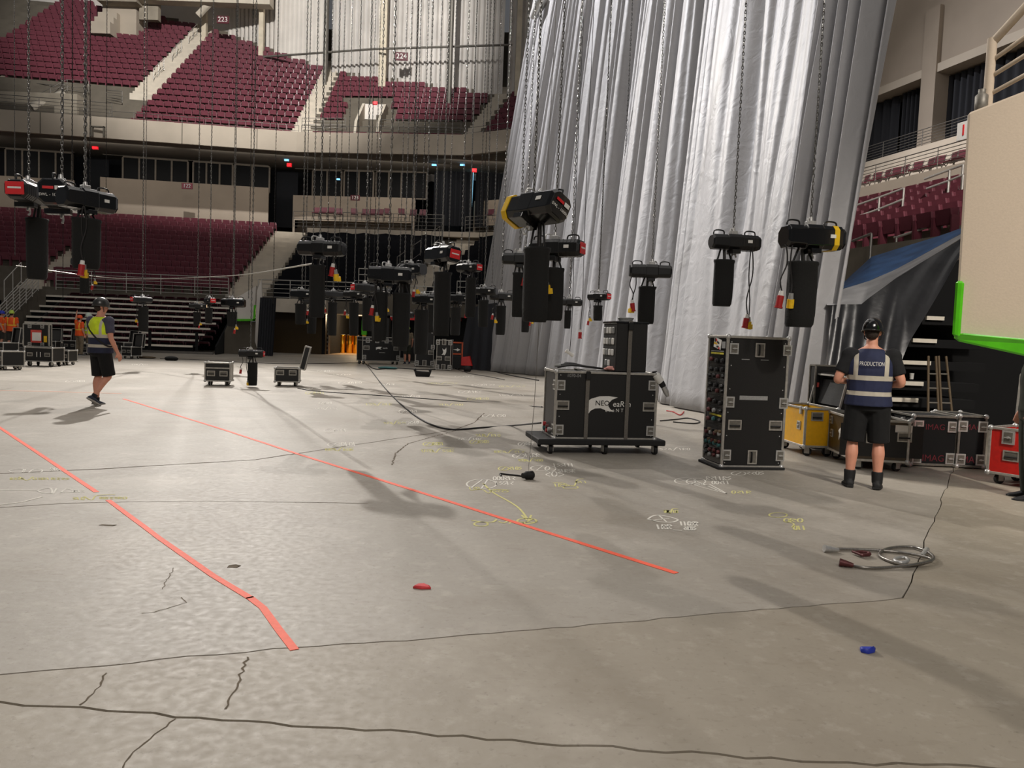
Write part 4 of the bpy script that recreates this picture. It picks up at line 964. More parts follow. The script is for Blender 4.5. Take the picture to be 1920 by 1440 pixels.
def fcase(label, A, B, d, h, lift=.115, name='flight_case', cat='case', group='flight cases on the arena floor', body='black_laminate', edge='aluminium', fits=(), lid=None, wheels=True, w=None, wscale=1.0, open_top=False, loc=None, rz=None):
    if loc is None:
        A = Vector(A); B = Vector(B); t = (B-A); t.z = 0; w = w or t.length; rz = math.atan2(t.y, t.x); t.normalize(); n = Vector((-t.y, t.x, 0)); m = (A+B)/2+n*d/2
    else: m = Vector(loc)
    o = thing(name, label, cat, (m.x, m.y, m.z), rz, group)
    mb = MB()
    if open_top:
        th = .012
        mb.b2((-w/2, -d/2, lift), (w/2, -d/2+th, lift+h)); mb.b2((-w/2, d/2-th, lift), (w/2, d/2, lift+h)); mb.b2((-w/2, -d/2+th, lift), (-w/2+th, d/2-th, lift+h)); mb.b2((w/2-th, -d/2+th, lift), (w/2, d/2-th, lift+h)); mb.b2((-w/2+th, -d/2+th, lift), (w/2-th, d/2-th, lift+th))
    else: mb.b2((-w/2, -d/2, lift), (w/2, d/2, lift+h))
    obj('body', mb.mesh('body', body), o)
    if open_top:
        mb = MB().b2((-w/2+.03, -d/2+.03, lift+.1), (w/2-.03, d/2-.03, lift+h-.07)); obj('lining', mb.mesh('lining', 'black_cloth'), o)
    mb = MB(); edging(mb, -w/2, w/2, -d/2, d/2, lift, lift+h); 
    if lid: mb.box((0, -d/2-.002, lift+h*lid), (w, .014, .035)); mb.box((-w/2-.002, 0, lift+h*lid), (.014, d, .035)); mb.box((w/2+.002, 0, lift+h*lid), (.014, d, .035))
    obj('edging', mb.mesh('edging', edge, .004), o)
    for x in (-w/2, w/2):
        for y in (-d/2, d/2):
            for z in (lift, lift+h): obj('corner', CORNER, o, (x, y, z))
    if wheels:
        for x in (-w/2+.09, w/2-.09):
            for y in (-d/2+.09, d/2-.09): caster(o, x, y, lift/.115*wscale, RN.uniform(-.6, .6))
    for f in fits:
        k, fc, u, v = f[:4]; rot = f[4] if len(f) > 4 else 0; s = f[5] if len(f) > 5 else 1
        p, a = face(w, d, lift, h, fc, u, v); ob = obj(k, LATCH if k == 'latch' else HANDLE, o, p, (0, 0, a), s)
        if rot: ob.rotation_euler = (Matrix.Rotation(a, 3, 'Z') @ Matrix.Rotation(math.pi/2, 3, 'Y')).to_euler()
    o['_d'] = 0; del o['_d']; return o, (w, d, lift, h)
def face(w, d, lift, h, fc, u, v, out=.003):
    if fc == 'f': return Vector((-w/2+u*w, -d/2-out, lift+v*h)), 0
    if fc == 'l': return Vector((-w/2-out, d/2-u*d, lift+v*h)), -math.pi/2
    return Vector((w/2+out, -d/2+u*d, lift+v*h)), math.pi/2
def decal(o, dims, fc, u, v, W_, H_, m, name='label', th=.004, rot=0):
    p, a = face(*dims, fc, u, v, .001); e = obj(name, MB().box((0, -th/2, 0), (W_, th, H_)).mesh(name, m), o, p, (0, 0, a)); 
    if rot: e.rotation_euler = (Matrix.Rotation(a, 3, 'Z') @ Matrix.Rotation(rot, 3, 'Y')).to_euler()
    return e
def letters(o, dims, fc, u, v, txt, h, m, name='lettering', **k):
    p, a = face(*dims, fc, u, v, .003); return obj(name, text_mesh(txt, h, m, .001, **k), o, p, (0, 0, a))
def poly_decal(o, dims, fc, u, v, pts, m, name='emblem', out=.003):
    p, a = face(*dims, fc, u, v, out); return obj(name, MB().prism(pts, -.002, 0, 'y').mesh(name, m), o, p, (0, 0, a))
CRES = [(-.30, .03), (-.22, .09), (-.10, .125), (.03, .13), (.16, .115), (.08, .085), (.035, .04), (.03, 0), (.06, -.04), (.12, -.075), (.02, -.065), (-.08, -.03), (-.16, -.035), (-.22, -.065), (-.26, -.12), (-.27, -.06), (-.25, -.01)]
# ---- the big case on its dolly
A = az(1021, 851); B = az(1236, 853); tt = (B-A).normalized(); nn = Vector((-tt.y, tt.x, 0)); yw = math.atan2(tt.y, tt.x)
c0 = (A+B)/2+nn*.36
dl = thing('dolly', 'low black dolly on six wheels under the big strapped flight case', 'dolly', c0, yw)
obj('deck', MB().b2((-.88, -.42, .125), (.84, .42, .20)).mesh('deck', 'rubber', .012), dl)
for x in (-.70, 0.03, .72):
    for y in (-.33, .33): caster(dl, x, y, 1.15, RN.uniform(-.3, .3)+.1)
bc, bd = fcase('big black flight case with white crescent lettering strapped on a dolly', 0, 0, .60, .86, .205, w=1.36, wheels=False, loc=(c0+tt*.02-nn*.05).to_3d(), rz=yw,
    fits=[('latch', 'f', .045, .80, 0, 1.0), ('latch', 'f', .045, .13), ('latch', 'f', .955, .83), ('latch', 'f', .955, .13), ('handle', 'f', .07, .50), ('handle', 'f', .93, .50), ('latch', 'l', .9, .80), ('latch', 'l', .9, .13)])
decal(bc, bd, 'l', .5, .5, .5, .82, 'grey_laminate', 'side_panel')
for i, (u, v) in enumerate(((.3, .16), (.3, .1), (.55, .14), (.55, .08), (.75, .11))):
    p, a_ = face(*bd, 'l', u, v, .02); obj('socket', MB().cyl((0, 0, 0), (0, -.035, 0), .03, None, 8).mesh('socket', ('plug_red', 'teal_cloth', 'shackle_rust', 'plug_red', 'plug_grey')[i]), bc, p, (0, 0, a_))
poly_decal(bc, bd, 'f', .50, .50, [(x*.95, z) for x, z in CRES], 'white_print')
letters(bc, bd, 'f', .46, .54, 'NEO', .065, 'black_laminate').location.y -= .006; letters(bc, bd, 'f', .655, .53, 'eaRth', .075, 'white_print', shear=.1)
letters(bc, bd, 'f', .60, .435, 'e v e N T S', .045, 'white_print'); letters(bc, bd, 'f', .17, .945, '1070-04', .04, 'grey_print')
for u, v in ((.04, .95), (.04, .66), (.04, .33), (.03, .04), (.965, .68), (.965, .3), (.965, .05)):
    p, _ = face(*bd, 'f', u, v, .001); obj('bolt', MB().ell((0, 0, 0), (.008, .006, .008), 0, 6, 4).mesh('bolt', 'zinc'), bc, p)
# straps
def strap(u, ztop, lab, x_, top_w):
    o = thing('ratchet_strap', lab, 'strap', c0, yw, 'straps around the big case'); w_ = .05; zb = .13
    x0 = x_; yf = -.357; yb = .26
    mb = MB(); mb.b2((x0-w_/2, yf-.012, zb), (x0+w_/2, yf-.004, ztop)); mb.b2((x0-w_/2, yf-.012, ztop), (x0+w_/2, yb+.012, ztop+.006)); mb.b2((x0-w_/2, yb+.004, zb), (x0+w_/2, yb+.012, ztop))
    obj('webbing', mb.mesh('webbing', 'strap_grey'), o); obj('buckle', MB().box((x0, yf-.025, ztop-.06), (.06, .03, .10)).mesh('buckle', 'strap_black', .006), o); return o
strap(0, 1.086, 'grey ratchet strap around the left part of the big case', -.245, 0)
strap(0, 1.745, 'grey ratchet strap over the black speaker box on the big case', .30, 0)
# ---- black multi-way box on top
ux = .335; du = thing('distribution_box', 'black distribution box with rows of white sockets on top of the big case', 'box', c0+tt*ux-nn*.05+Vector((0, 0, 1.085)), yw)
obj('body', MB().b2((-.21, -.29, 0), (.21, .29, .655)).mesh('body', 'black_laminate', .01), du)
obj('lid', MB().b2((-.225, -.30, .63), (.225, .30, .66)).mesh('lid', 'black_gloss', .006), du)
for r_ in range(4):
    for c_ in range(4 if r_ < 3 else 2):
        obj('socket', MB().box((0, 0, 0), (.02, .085, .085)).mesh('socket', 'paper' if (r_+c_) % 3 else 'plug_grey', .008), du, (-.217, .21-.12*c_-(.1 if r_ == 3 else 0), .54-.145*r_))
obj('handle', MB().tube([(.20, .1, .14), (.27, .1, .12), (.28, .1, .06), (.21, .1, .03)], .018, 6).mesh('handle', 'rubber'), du)
top = c0+tt*ux-nn*.05+Vector((0, 0, 1.085+.662))
mb = MB()
for k in range(3): mb.tube([(.09*math.cos(q)*(1+.1*k), .06*math.sin(q), .012+.018*k) for q in [i*.6283 for i in range(10)]], .009, 5, 0, True)
single('cable_coil', mb, 'plug_grey', 'small pale coil of cable on top of the black distribution box', 'cable', None, 0, top, yw, False)
# bundle of cables and gloves on the big case
o = thing('cable_bundle', 'bundle of thick black cables lying on the left end of the big case', 'cable', c0-tt*.28-nn*.05+Vector((0, 0, 1.085)), yw)
r = random.Random(3)
for k in range(9):
    yk = -.12+.03*k; obj('cable', MB().tube(smooth_path([(-.33+.02*k, yk, .03+.012*(k % 3)), (-.15, yk+r.uniform(-.02, .02), .06+.008*(k % 4)), (.1, yk+r.uniform(-.03, .03), .045), (.36, yk*.6, .02)], 4), .013, 5).mesh('cable', 'cable_black'), o)
obj('plug', MB().cyl((-.36, -.08, .05), (-.28, -.08, .055), .02, .024, 8).mesh('plug', 'plug_grey'), o)
mb = MB(); mb.ell((0, 0, .03), (.07, .05, .03)); mb.ell((.05, -.02, .02), (.05, .03, .02)); mb.ell((-.05, .02, .02), (.04, .03, .018)); mb.ell((.02, -.05, .018), (.03, .03, .015))
single('work_glove', mb, 'pink_glove', 'crumpled pinkish work glove on top of the big case', 'glove', None, 0, c0+tt*.1-nn*.22+Vector((0, 0, 1.093)), .3, False)
# silver bottle-like connector pair at the right top corner
p = c0+tt*.73-nn*.36+Vector((0, 0, 1.0))
o = thing('cable_connector', 'white wrapped connector hanging at the right top corner of the big case', 'connector', p, yw)
obj('body', MB().tube([(-.05, 0, .06), (.0, 0, -.01), (.02, 0, -.03)], [.05, .055, .05], 10).mesh('body', 'paper'), o)
obj('band', MB().tube([(.02, 0, -.03), (.06, 0, -.09)], [.045, .04], 8).mesh('band', 'rubber'), o)
obj('tail', MB().tube([(.06, 0, -.09), (.10, 0, -.16), (.13, 0, -.22)], [.035, .04, .02], 8).mesh('tail', 'zinc'), o)
obj('cord', MB().tube([(-.04, .02, .1), (-.06, .1, .09)], .012, 6).mesh('cord', 'cable_black'), o)
# ---- tall rack
A = az(1352, 880); B = az(1464, 881)
tr, td = fcase('tall black rack case standing upright with connectors on its open left side', A, B, .52, 1.555, .035, wheels=False, name='rack_case',
    fits=[('latch', 'f', .10, .91), ('latch', 'f', .985, .91), ('latch', 'f', .08, .50), ('latch', 'f', .97, .50), ('latch', 'f', .07, .09), ('latch', 'f', .965, .09), ('handle', 'f', .53, .905, 1), ('handle', 'f', .50, .075, 1), ('handle', 'f', .18, .325), ('handle', 'f', .86, .325)])
obj('base_plate', MB().b2((-.44, -.30, 0), (.42, .30, .032)).mesh('base_plate', 'rubber', .006), tr)
decal(tr, td, 'f', .47, .535, .36, .05, 'grey_print', 'name_plate')
for u in (.30, .62): decal(tr, td, 'f', u, .83, .10, .008, 'grey_print', 'slot')
for u, v in ((.06, .96), (.95, .96), (.07, .78), (.95, .78), (.07, .60), (.95, .6), (.06, .42), (.95, .42), (.06, .24), (.94, .24), (.05, .03), (.95, .03)):
    p, _ = face(*td, 'f', u, v, .001); obj('bolt', MB().ell((0, 0, 0), (.008, .006, .008), 0, 6, 4).mesh('bolt', 'zinc'), tr, p)
decal(tr, td, 'l', .5, .5, .44, 1.50, 'black_gloss', 'connector_panel')
r = random.Random(12)
e = decal(tr, td, 'l', .48, .945, .20, .12, 'paper', 'taped_sheet', .008, .18)
for i in range(14): obj('print', MB().box((r.uniform(-.08, .08), -.009, r.uniform(-.05, .05)), (.035, .002, .022)).mesh('print', ('black_laminate', 'black_laminate', 'plug_yellow', 'label_red')[i % 4]), e)
decal(tr, td, 'l', .82, .935, .09, .08, 'grey_print', 'meter', .01); decal(tr, td, 'l', .48, .885, .36, .012, 'grey_print', 'label'); decal(tr, td, 'l', .48, .868, .36, .022, 'yellow_label', 'label'); decal(tr, td, 'l', .55, .385, .34, .022, 'yellow_label', 'label')
rows = [(.815, 'rubber', 3), (.74, 'rubber', 3), (.69, 'black_plastic', 4), (.62, 'rubber', 3), (.575, 'black_plastic', 4), (.49, 'rubber', 3), (.42, 'plug_grey', 3), (.35, 'teal_cloth', 3), (.265, 'wood', 5), (.245, 'plug_grey', 4), (.185, 'wood', 5), (.165, 'teal_cloth', 4), (.11, 'shackle_rust', 4), (.07, 'plug_grey', 4)]
for v, m, n in rows:
    for i in range(n):
        p, a_ = face(*td, 'l', (i+.6)/(n+.2), v+r.uniform(-.006, .006), .004); mm = m if i % 2 else r.choice([m, 'shackle_rust', 'black_plastic'])
        obj('socket', MB().cyl((0, 0, 0), (0, -.03, -.004), .028 if n < 5 else .02, .022, 9).mesh('socket', mm), tr, p, (0, 0, a_))
for v in (.78, .66, .54, .455, .31): decal(tr, td, 'l', .5, v, .42, .006, 'grey_laminate', 'panel_seam')
# ---- yellow case with open lid
C = az(1506, 856)
A_ = az(1455, 838); yl = math.atan2((C-A_).y, (C-A_).x)
yc, yd = fcase('bright yellow flight case with a raised grey-lined lid', A_, C, .46, .52, .14, body='case_yellow', open_top=True, fits=[('latch', 'f', .80, .53, 0, .9), ('handle', 'r', .35, .80)])
obj('clip', MB().box((yd[0]/2-.13, -yd[1]/2-.012, yd[2]+yd[3]-.03), (.05, .03, .11)).mesh('clip', 'zinc', .005), yc)
def open_lid(o, dims, ang, dep=.16, inner='case_lining', hinge='b', edge='aluminium', body='black_laminate'):
    """lid hinged on the back top edge, tipped by ang from closed"""
    w, d, lift, h = dims; L = obj('lid', None, o, (0, d/2, lift+h), (-ang, 0, 0)) if hinge == 'b' else obj('lid', None, o, (w/2, 0, lift+h), (0, ang, 0))
    W2, D2_ = (w, d); c = (0, -d/2) if hinge == 'b' else (-w/2, 0)
    mb = MB().b2((c[0]-w/2, c[1]-d/2, dep-.012), (c[0]+w/2, c[1]+d/2, dep)); 
    for s in (-1, 1): mb.b2((c[0]-w/2, c[1]+s*d/2-.006, 0), (c[0]+w/2, c[1]+s*d/2+.006, dep)); mb.b2((c[0]+s*w/2-.006, c[1]-d/2, 0), (c[0]+s*w/2+.006, c[1]+d/2, dep))
    obj('lid_shell', mb.mesh('lid_shell', body), L); mb = MB(); edging(mb, c[0]-w/2, c[0]+w/2, c[1]-d/2, c[1]+d/2, 0.01, dep, .026); obj('lid_edging', mb.mesh('lid_edging', edge, .003), L)
    obj('lid_lining', MB().b2((c[0]-w/2+.05, c[1]-d/2+.05, dep-.06), (c[0]+w/2-.05, c[1]+d/2-.05, dep-.014)).mesh('lid_lining', inner), L); return L
open_lid(yc, yd, math.radians(102))
# ---- dark brown and black case next to it, lid up
A = az(1551, 857); B = az(1598, 881)
gc, gd = fcase('long dark case with white crescent lettering behind the standing man, lid raised', A, B, .64, .50, .13, body='brown_laminate', open_top=True, fits=[('latch', 'f', .15, .45, 0, .8), ('latch', 'f', .1, .8, 0, .8), ('handle', 'r', .92, .62), ('handle', 'r', .35, .55)])
poly_decal(gc, gd, 'f', .66, .52, [(x*.9, z*.8) for x, z in CRES], 'white_print'); letters(gc, gd, 'f', .78, .30, 'eve', .06, 'white_print')
decal(gc, gd, 'r', .9, .82, .20, .09, 'paper', 'paper_label'); decal(gc, gd, 'r', .5, .5, .98, .40, 'black_laminate', 'end_panel', .002)
# its raised lid stands behind
lo = thing('case_lid', 'black open case lid with a grey screen inside, standing behind the yellow case', 'lid', az(1556, 838), 0.12); lo.location = ay(1556, 775, 11.4); lo.location.z = 0
LX = ay(1528, 690, 11.4)-lo.location; RX = ay(1590, 690, 11.4)-lo.location; zt = ay(1556, 686, 11.4).z
mb = MB().b2((LX.x, 0, 0), (RX.x, .16, zt)); obj('shell', mb.mesh('shell', 'black_laminate', .01), lo)
mb = MB(); edging(mb, LX.x, RX.x, 0, .16, .02, zt, .022); obj('edging', mb.mesh('edging', 'aluminium_dull'), lo)
obj('lining', MB().b2((LX.x+.08, -.02, .5), (RX.x-.04, .0, zt-.10)).mesh('lining', 'grey_laminate'), lo); obj('label', MB().box((LX.x+.04, -.016, .95), (.03, .01, .07)).mesh('label', 'sheet_print'), lo)
# ---- dark cases with red lettering
for i, (xa, ya, xb, yb) in enumerate(((1707, 874, 1789, 877), (1793, 878, 1842, 880))):
    A = az(xa, ya); B = az(xb, yb); hh = (ya-783)/FPX*A.y
    ic, idm = fcase(('left' if i == 0 else 'right')+' of two dark cases with red lettering in the shade', A, B, .6, hh, .03, body='void_black', edge='aluminium_dull', wheels=False, group='dark cases under the right bleacher',
        fits=[('latch', 'f', .12, .80, 0, 1.1), ('latch', 'f', .88, .80, 0, 1.1), ('latch', 'f', .12, .14, 0, 1.1), ('latch', 'f', .88, .14, 0, 1.1)])
    letters(ic, idm, 'f', .5, .78, 'IMAG', .075, 'red_print'); letters(ic, idm, 'f', .5, .13, 'IMAG', .085, 'red_print')
A = az(1686, 874); B = az(1704, 876); fcase('narrow dark case left of the red-lettered cases', A, B, .5, .58, .03, body='void_black', edge='rail_dark', wheels=False, group='dark cases under the right bleacher', fits=[('latch', 'f', .5, .75, 0, .8), ('latch', 'f', .5, .2, 0, .8)])
# ---- red case, lid up
A = az(1850, 905); B = az(1952, 922)
rc, rdm = fcase('red flight case with an open black lid at the right edge', A, B, .62, .52, .13, body='case_red', open_top=True, fits=[('latch', 'f', .35, .82, 0, 1.2), ('handle', 'f', .42, .42, 0, 1.0)])
L = open_lid(rc, rdm, math.radians(94), .14, 'void_black')
# ================= FAR LEFT CASES =================================================
F2 = [('handle', 'f', .22, .62, 0, .95), ('handle', 'f', .72, .62, 0, .95)]
A = az(384, 723); B = az(431, 724)
lc, ld = fcase('small silver-edged case with two chrome handles on casters, lid closed', A, B, .50, .44, .12, lid=.72, fits=[('handle', 'f', .24, .42, 0, 1.1), ('handle', 'f', .74, .42, 0, 1.1)])
obj('side_sheet', MB().b2((ld[0]/2-.002, -ld[1]/2+.02, ld[2]+.02), (ld[0]/2+.006, ld[1]/2-.02, ld[2]+ld[3]-.02)).mesh('side_sheet', 'aluminium'), lc); obj('top_sheet', MB().b2((-ld[0]/2+.02, -ld[1]/2+.02, ld[2]+ld[3]-.002), (ld[0]/2-.02, ld[1]/2-.02, ld[2]+ld[3]+.006)).mesh('top_sheet', 'aluminium'), lc)
A = az(515, 724); B = az(560, 725)
oc, od = fcase('open silver-edged case on casters with its lid standing up at the right', A, B, .55, .34, .12, open_top=True, fits=[('handle', 'f', .22, .68, 0, 1.1), ('handle', 'f', .74, .68, 0, 1.1)])
obj('side_sheet', MB().b2((od[0]/2-.002, -od[1]/2+.02, od[2]+.02), (od[0]/2+.006, od[1]/2-.02, od[2]+od[3]-.02)).mesh('side_sheet', 'aluminium'), oc)
open_lid(oc, od, math.radians(103), .14, 'black_cloth', 'r')
GL = 'open cases around the workers at the far left'
A = az(47, 686); B = az(98, 688)
k1, kd1 = fcase('open case with a paper sheet in its tilted lid, nearest of the far left cases', A, B, .6, .42, .16, open_top=True, group=GL, fits=[('handle', 'f', .18, .5), ('handle', 'f', .82, .5)])
letters(k1, kd1, 'f', .5, .48, '11', .16, 'white_print')
lid = thing('case_lid', 'case lid propped up with a taped white sheet, beside the nearest far left case', 'lid', az(60, 672), kd1[0]*0)
lid.location = az(58, 686)+Vector((-.05, .35, .60)); 
obj('shell', MB().b2((-.40, 0, 0), (.40, .13, .70)).mesh('shell', 'black_laminate'), lid); mb = MB(); edging(mb, -.40, .40, 0, .13, 0, .70, .035); obj('edging', mb.mesh('edging', 'aluminium'), lid)
obj('sheet', MB().b2((-.17, -.012, .12), (.17, -.004, .52)).mesh('sheet', 'sheet_print'), lid); obj('sheet', MB().b2((-.12, -.018, .18), (.16, -.012, .44)).mesh('sheet', 'paper'), lid); obj('sheet', MB().b2((.24, -.012, .14), (.34, -.004, .34)).mesh('sheet', 'plug_yellow'), lid)
for x in (-.2, .2): obj('latch', LATCH, lid, (x, -.01, .64)); obj('latch', LATCH, lid, (x, -.01, .06))
FL = [(100, 684, 128, 685, .35, 0, 'black case with a cluttered top behind the nearest far left case'), (-8, 672, 6, 673, .45, 1, 'case cut off by the left frame edge beside the orange-vested workers'), (27, 667, 45, 668, .35, 0, 'low case between the orange-vested workers and the nearest case'), (72, 662, 104, 663, .4, 1, 'case with a lid raised behind the nearest far left case'),
      (118, 660, 142, 661, .4, 1, 'case with a lid raised left of the worker in yellow'), (147, 665, 163, 666, .35, 0, 'low case at the feet of the orange and yellow workers'), (217, 662, 232, 664, .4, 1, 'case with a leaning lid just right of the walking man'), (228, 672, 246, 673, .35, 1, 'case with a leaning lid farthest right of the left group'), (-8, 692, 4, 694, .4, 0, 'lowest case cut off by the left frame edge')]
for xa, ya, xb, yb, hh, up, lab in FL:
    A = az(xa, ya); B = az(xb, yb); o, dm = fcase(lab, A, B, .55, hh, .12, open_top=bool(up), group=GL, fits=[('handle', 'f', .25, .5), ('handle', 'f', .75, .5)])
    if up: open_lid(o, dm, math.radians(98), .14, 'grey_laminate')
A = az(417, 662); B = az(440, 662.5)
fcase('lone dark case with silver edges standing on end below the far left bleacher corner', A, B, .5, .66, .03, wheels=False, fits=[('latch', 'f', .2, .85), ('latch', 'f', .8, .85), ('latch', 'f', .2, .15), ('latch', 'f', .8, .15)])
# ================= BACK CENTRE CASES ===============================================
A = az(679, 683); B = az(749, 684)
cc, cdm = fcase('wide black case with white emblem at the back centre below the hoists', A, B, .7, 1.05, .16, lid=.86, fits=[('latch', 'f', .13, .86, 0, 1.6), ('latch', 'f', .38, .86, 0, 1.6), ('latch', 'f', .63, .86, 0, 1.6), ('latch', 'f', .87, .86, 0, 1.6), ('handle', 'f', .10, .55, 0, 1.6), ('handle', 'f', .9, .55, 0, 1.6), ('latch', 'f', .05, .15, 0, 1.5), ('latch', 'f', .95, .15, 0, 1.5)])
poly_decal(cc, cdm, 'f', .46, .5, [(x*.7, z*.6+.03) for x, z in CRES], 'white_print'); letters(cc, cdm, 'f', .60, .55, 'earth', .07, 'white_print'); letters(cc, cdm, 'f', .52, .36, 'e v e n t s', .05, 'white_print')
p = az(728, 683); o = thing('speaker_box', 'slim dark speaker box standing on the wide back centre case', 'box', cc.location+Vector((.15, .1, 1.23)), 0)
obj('body', MB().b2((-.32, -.25, 0), (.32, .25, .85)).mesh('body', 'black_laminate', .01), o); obj('grille', MB().b2((-.26, -.262, .05), (.0, -.25, .8)).mesh('grille', 'black_gloss'), o)
for z in (.15, .3, .45, .6, .72): obj('socket', MB().box((-.27, -.265, z), (.04, .02, .05)).mesh('socket', 'plug_grey'), o)
A = az(779, 688); B = az(812, 689)
fcase('tall black case at the back centre, the taller of the two upright ones', A, B, .8, 1.66, .05, wheels=False, fits=[('handle', 'f', .5, .94, 1, 1.5), ('latch', 'f', .95, .92, 0, 1.5), ('latch', 'f', .95, .5, 0, 1.5), ('handle', 'f', .2, .36, 0, 1.5), ('handle', 'f', .85, .36, 0, 1.5), ('handle', 'f', .5, .08, 1, 1.5), ('latch', 'f', .06, .08, 0, 1.5), ('latch', 'f', .95, .08, 0, 1.5)])
A = az(818, 694); B = az(844, 695)
qc, qd = fcase('narrow upright black case in front of the taller one at the back centre', A, B, .8, 1.18, .04, wheels=False, fits=[('handle', 'f', .5, .94, 1, 1.4), ('latch', 'f', .06, .92, 0, 1.4), ('latch', 'f', .95, .92, 0, 1.4), ('handle', 'f', .17, .38, 0, 1.4), ('handle', 'f', .8, .38, 0, 1.4), ('handle', 'f', .5, .08, 1, 1.4), ('latch', 'f', .06, .08, 0, 1.4), ('latch', 'f', .95, .08, 0, 1.4)])
poly_decal(qc, qd, 'f', .5, .66, [(z*.8, x*.7) for x, z in CRES], 'white_print')
A = az(781, 680); B = az(800, 680); fcase('dark case stacked behind the back centre uprights', A, B, 1.0, 1.1, .05, wheels=False)
# orange tool frame and red box
o = thing('tool_cart', 'orange framed cart with white stripe behind the narrow upright case', 'cart', az(856, 684, 0), 0); o.location = ay(856, 660, 32.5); o.location.z = 0
zt = ay(856, 641, 32.5).z; mb = MB()
for x in (-.26, .24):
    mb.b2((x-.03, -.03, .1), (x+.03, .03, zt))
mb.b2((-.26, -.03, zt-.06), (.24, .03, zt)); mb.b2((-.26, -.03, .62), (.24, .03, .68)); obj('frame', mb.mesh('frame', 'orange_steel'), o)
obj('panel', MB().b2((-.22, -.01, .68), (.2, .02, zt-.1)).mesh('panel', 'black_laminate'), o); obj('arrow', MB().prism([(-.16, .0), (.02, .03), (.02, .07), (.16, 0), (.02, -.07), (.02, -.03)], -.03, -.02, 'y').mesh('arrow', 'white_print'), o, (0, 0, .83))
obj('bin', MB().b2((-.24, -.2, .03), (.22, .2, .58)).mesh('bin', 'rubber', .02), o)
p = ay(872, 668, 32.6); o = thing('engine_box', 'glossy red box low beside the foot of the big drape', 'box', (p.x, p.y, 0), 0)
obj('cover', MB().rings([[(-.30, -.25, .18), (.34, -.25, .18), (.34, .25, .18), (-.30, .25, .18)], [(-.26, -.22, .50), (.22, -.22, .58), (.22, .2, .58), (-.26, .2, .50)]], 0, True, False).mesh('cover', 'red_lacquer', .03), o)
obj('base', MB().b2((-.28, -.22, 0), (.3, .22, .18)).mesh('base', 'rubber', .02), o)
# ================= CHAIN HOISTS ====================================================
# local frame: body along x, chain through the origin axis, z = 0 at the body centre
HL, HH, HW = .60, .19, .22
def oct_ring(x, w, h, c): 
    return [(x, -w/2+c, -h/2), (x, w/2-c, -h/2), (x, w/2, -h/2+c), (x, w/2, h/2-c), (x, w/2-c, h/2), (x, -w/2+c, h/2), (x, -w/2, h/2-c), (x, -w/2, -h/2+c)]
def housing(big):
    b = MB(); w, h = (HW*1.15, HH*1.25) if big else (HW, HH); x0, x1 = -.27, .33
    b.rings([oct_ring(x0-.02, w*.82, h*.8, .05), oct_ring(x0, w*.96, h*.96, .045), oct_ring(-.09, w*.96, h*.96, .04), oct_ring(-.085, w*1.02, h*1.05, .04), oct_ring(.085, w*1.02, h*1.05, .04), oct_ring(.09, w, h, .04), oct_ring(x1-.03, w, h, .045), oct_ring(x1, w*.86, h*.86, .05)], 0, True, False)
    for k in range(4 if not big else 0):
        x = .12+.045*k; b.rings([oct_ring(x, w*1.03, h*1.03, .045), oct_ring(x+.012, w*1.03, h*1.03, .045)], 0, True, False)
    b.b2((-.05, -w*.56, -h*.5-.05), (.06, w*.3, -h*.5), 0)       # gear block under the body
    return b.mesh('housing', 'black_plastic' if not big else 'black_gloss', .004)
HOUS = {False: housing(False), True: housing(True)}
CARRY = MB().tube(smooth_path([(-.07, 0, 0), (-.065, 0, .045), (-.03, 0, .06), (.03, 0, .06), (.065, 0, .045), (.07, 0, 0)], 3), .009, 6).mesh('carry_handle', 'black_plastic')
CARRYZ = MB().tube(smooth_path([(-.05, 0, 0), (-.045, 0, .05), (0, 0, .062), (.045, 0, .05), (.05, 0, 0)], 3), .008, 6).mesh('carry_handle', 'zinc')
_g = MB().b2((-.045, -.04, 0), (.045, .04, .05)); _g.cyl((0, 0, .05), (0, 0, .09), .026, .02, 10); GUIDE = _g.mesh('chain_guide', 'zinc', .006)
_g = MB().tube([(.03*math.cos(q), 0, -.05+.04*math.sin(q)) for q in [i*.55 for i in range(10)]], .011, 6); _g.cyl((0, 0, 0), (0, 0, -.02), .02, None, 8); HOOK = _g.mesh('hook', 'zinc')
def endplate(big):
    w, h = (HW*1.15, HH*1.25) if big else (HW, HH); b = MB(); b.rings([oct_ring(.331, w*.84, h*.84, .04), oct_ring(.338, w*.84, h*.84, .04)], 0, True, False); return b
ENDB = {k: endplate(k).mesh('end_plate', 'black_gloss') for k in (0, 1)}
ENDR = MB().b2((.336, -HW*.40, -HH*.34), (.346, HW*.40, HH*.34)).mesh('end_label', 'label_red', .006)
LBAR = MB().b2((.346, -.062, -.006), (.348, .062, .012)).mesh('label_print', 'white_print')
BAND = MB().rings([oct_ring(.20, HW*1.19, HH*1.29, .046), oct_ring(.255, HW*1.19, HH*1.29, .046)], 0, True, False).mesh('yellow_band', 'yellow_paint')
TXT1 = text_mesh('SWL - 1000kg', .026, 'white_print', .0005)
PLT = MB().b2((-.03, -.004, -.018), (.03, 0, .018)).mesh('rating_plate', 'paper')
REDT = MB().b2((-.045, -.003, -.012), (.045, 0, .012)).mesh('red_tag', 'label_red')
